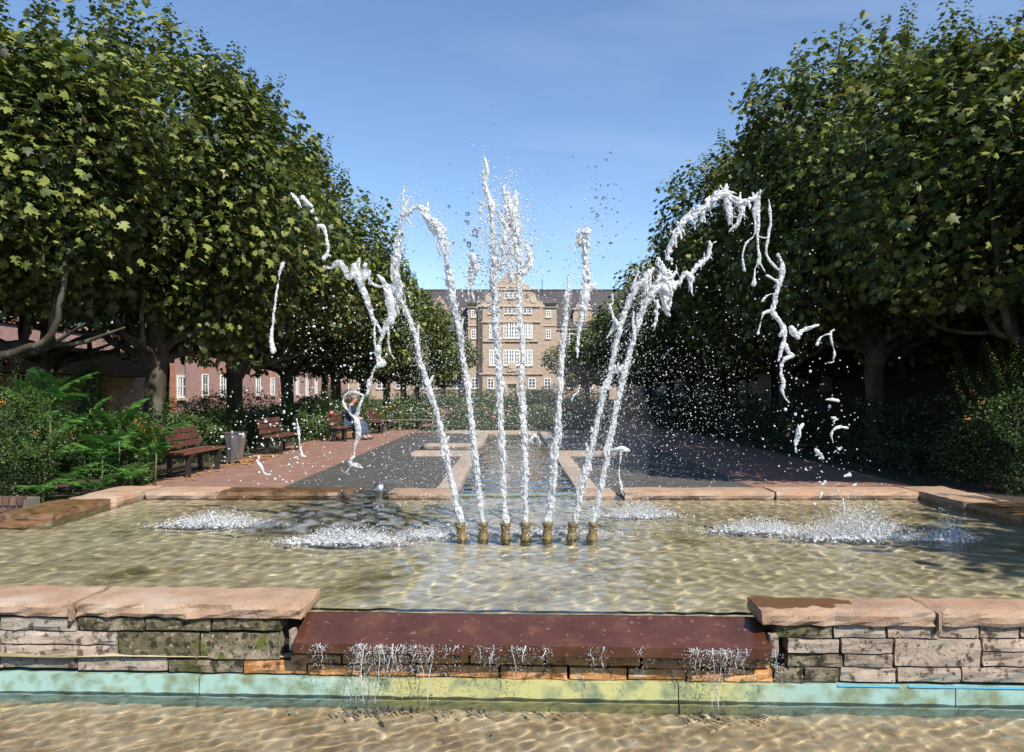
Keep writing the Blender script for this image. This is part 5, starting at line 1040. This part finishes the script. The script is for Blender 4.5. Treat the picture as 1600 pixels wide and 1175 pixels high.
while y < 76:
    f = window(pink,y-.5,y+.5,4.65,6.0,-22,2,3,.08,axis='y'); y0_ = y
    for s in (-1,1):
        m_ = MB().box(-21.95,-21.90,y+s*.78-.26,y+s*.78+.26,4.62,6.05)
        sh = m_.obj('shutter', m_shut, pink); sl_ = MB()
        for k in range(11): sl_.box(-21.899,-21.885,y+s*.78-.20,y+s*.78+.20,4.70+k*.12,4.78+k*.12)
        sl_.obj('louvres', m_shut, sh)
    y += 2.3
def archwin(y,w_=1.1,z0=1.0,z1=2.6):
    f = window(pink,y-w_/2,y+w_/2,z0,z1,-22,2,2,.10,axis='y'); V = []; n=9
    for dx in (.01,.05):
        for i in range(n): a = math.pi*i/(n-1); V.append((-22+dx,y+math.cos(a)*w_*.62,z1+.02+math.sin(a)*w_*.55))
    Fc = [tuple(range(n,2*n)),tuple(range(n-1,-1,-1))]+[(i,n+i,n+i+1,i+1) for i in range(n-1)]+[(0,n-1,2*n-1,n)]
    MB().add(V,Fc).obj('arch', m_rb, f)
for y in (55,58.4,62,66.5,70.5): archwin(y)
for y in (28,31.5,34.5,40.0,47.8,51): window(pink,y-.6,y+.6,.9,2.4,-22,3,2,.13,axis='y')
for a,b in ((48.6,50.0),(60.1,60.8),(41,42.2)): MB().box(-21.997,-21.93,a,b,-.5,3.0).obj('brick_pier', m_rb, pink)
fb = tag(MB().box(-21.99,-21.9,56.2,58.0,0,0.01).obj('step', m_trim, pink))
# set-back neighbour
nb = thing('set_back_house','dull brown house set back beyond the corner of the pink building','building',(-24,85,0))
MB().box(-36,-23.5,78,110,-.5,9).obj('wall', m_pb, nb)
for y in (81,84,88,92): window(nb,y-.5,y+.5,1,2.8,-23.5,2,2,.1,axis='y')
for y in (81,84,88,92): window(nb,y-.5,y+.5,4.8,6.4,-23.5,2,2,.1,axis='y')
MB().box(-36.3,-23.2,77.8,110.2,9,9.3).obj('roof', m_roof, nb)
# red sign on the corner, lantern above it
rs = thing('red_sign','red wall sign with white marks on the corner of the pink building','sign',(-21.9,75.2,1.1))
m_red = plain('red_enamel',(.70,.03,.035),.4)
MB().box(-21.93,-21.85,74.0,76.0,.55,1.7).obj('board', m_red, rs)
tb = MB(); 
for k,(a,b) in enumerate(((74.5,75.6),(74.7,75.4))): tb.box(-21.849,-21.84,a,b,1.25-k*.35,1.33-k*.35)
tb.obj('lettering', m_white, rs)
ps = tag(MB().box(-21.93,-21.87,74.3,75.8,-.35,.35).obj('notice_board', plain('pale_blue_poster',(.45,.58,.62),.5)),'pale blue notice on the wall below the red sign','notice')
ln = thing('wall_lantern','white lantern on the wall above the red sign','lantern',(-21.6,75,2.4))
MB().lathe([(.12,0),(.25,.1),(.30,.5),(.2,.7),(.05,.85)],(-21.55,75,2.1),10).obj('glass', m_whitef, ln); MB().tube([(-21.95,75,3.1),(-21.55,75,3.15),(-21.55,75,2.95)],[.03,.03,.03],5).obj('arm', m_iron, ln)
# red hanging flowers under the canopy
mb = MB(); r_ = random.Random(5)
for i in range(70): mb.ball((-20.6+r_.gauss(0,.15),31.0+r_.gauss(0,.25),2.8+r_.gauss(0,.15)),.05)
hb = thing('hanging_basket','red flowers hanging from the dark canopy at the far left','flowers',(-20.6,31.4,2.95)); mb.obj('blossoms', m_red, hb)['kind'] = 'stuff'
MB().tube([(-20.62,31.4,2.95),(-20.62,31.4,2.6)],[.02,.02],4).obj('hanger', m_iron, hb)

# shop building on the right, in deep shade
shop = thing('dark_shop_building','dark shop building in deep shade behind the right trees','building',(15,30,0))
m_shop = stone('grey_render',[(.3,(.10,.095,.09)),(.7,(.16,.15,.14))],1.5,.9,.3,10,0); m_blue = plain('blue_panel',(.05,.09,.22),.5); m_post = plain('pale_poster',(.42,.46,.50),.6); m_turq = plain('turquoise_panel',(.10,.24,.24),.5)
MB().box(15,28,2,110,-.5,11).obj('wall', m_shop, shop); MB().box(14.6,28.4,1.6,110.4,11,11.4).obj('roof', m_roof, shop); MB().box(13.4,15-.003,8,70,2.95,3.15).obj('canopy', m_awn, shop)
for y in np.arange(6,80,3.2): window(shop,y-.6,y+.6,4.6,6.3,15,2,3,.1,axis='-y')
for y in np.arange(6,80,3.2): window(shop,y-.6,y+.6,7.8,9.4,15,2,3,.1,axis='-y')
def sp_(u0,u1,v0,v1,mat,nm): # panel on the shop front plane x=14.9
    ya = 14.9*F/(u0-800); yb = 14.9*F/(u1-800); ym = (ya+yb)/2; MB().box(14.86,14.99,yb,ya,EYE+(610-v1)/F*ym,EYE+(610-v0)/F*ym).obj(nm, mat, shop)
sp_(1149,1168,588,634,m_post,'door'); sp_(1170,1206,585,606,m_blue,'shop_window'); sp_(1170,1206,607,636,m_turq,'shop_window'); sp_(1240,1262,570,600,m_post,'poster'); sp_(1265,1281,552,588,m_post,'poster'); sp_(1282,1302,560,612,m_blue,'door')
# building glimpsed low between the right trees
gb = thing('garden_house','sunlit house glimpsed between the right tree trunks','building',(13,78,0))
MB().box(14.2,34,84,96,-.5,7).obj('wall', m_ash, gb); MB().box(13.9,34.3,83.7,96.3,7,7.3).obj('roof', m_roof, gb)
for x in (15.6,18.4,21.2,24): window(gb,x-.5,x+.5,1.2,2.8,84,2,3,.1)

# fine mist hanging round the jets
m, nt_, b_, N_, L_ = newmat('fine_mist'); nt_.nodes.remove(b_); pv = N_('ShaderNodeVolumePrincipled'); pv.inputs['Density'].default_value = .045; pv.inputs['Color'].default_value = (1,1,1,1)
L_(pv.outputs[0], nt_.nodes['Material Output'].inputs['Volume'])
tag(MB().ball((.25,7.7,.95),1.0,(1.25,1.0,.85)).obj('spray_mist', m, smooth=True), 'faint white mist of spray hanging around the jets', 'mist', kind='stuff')
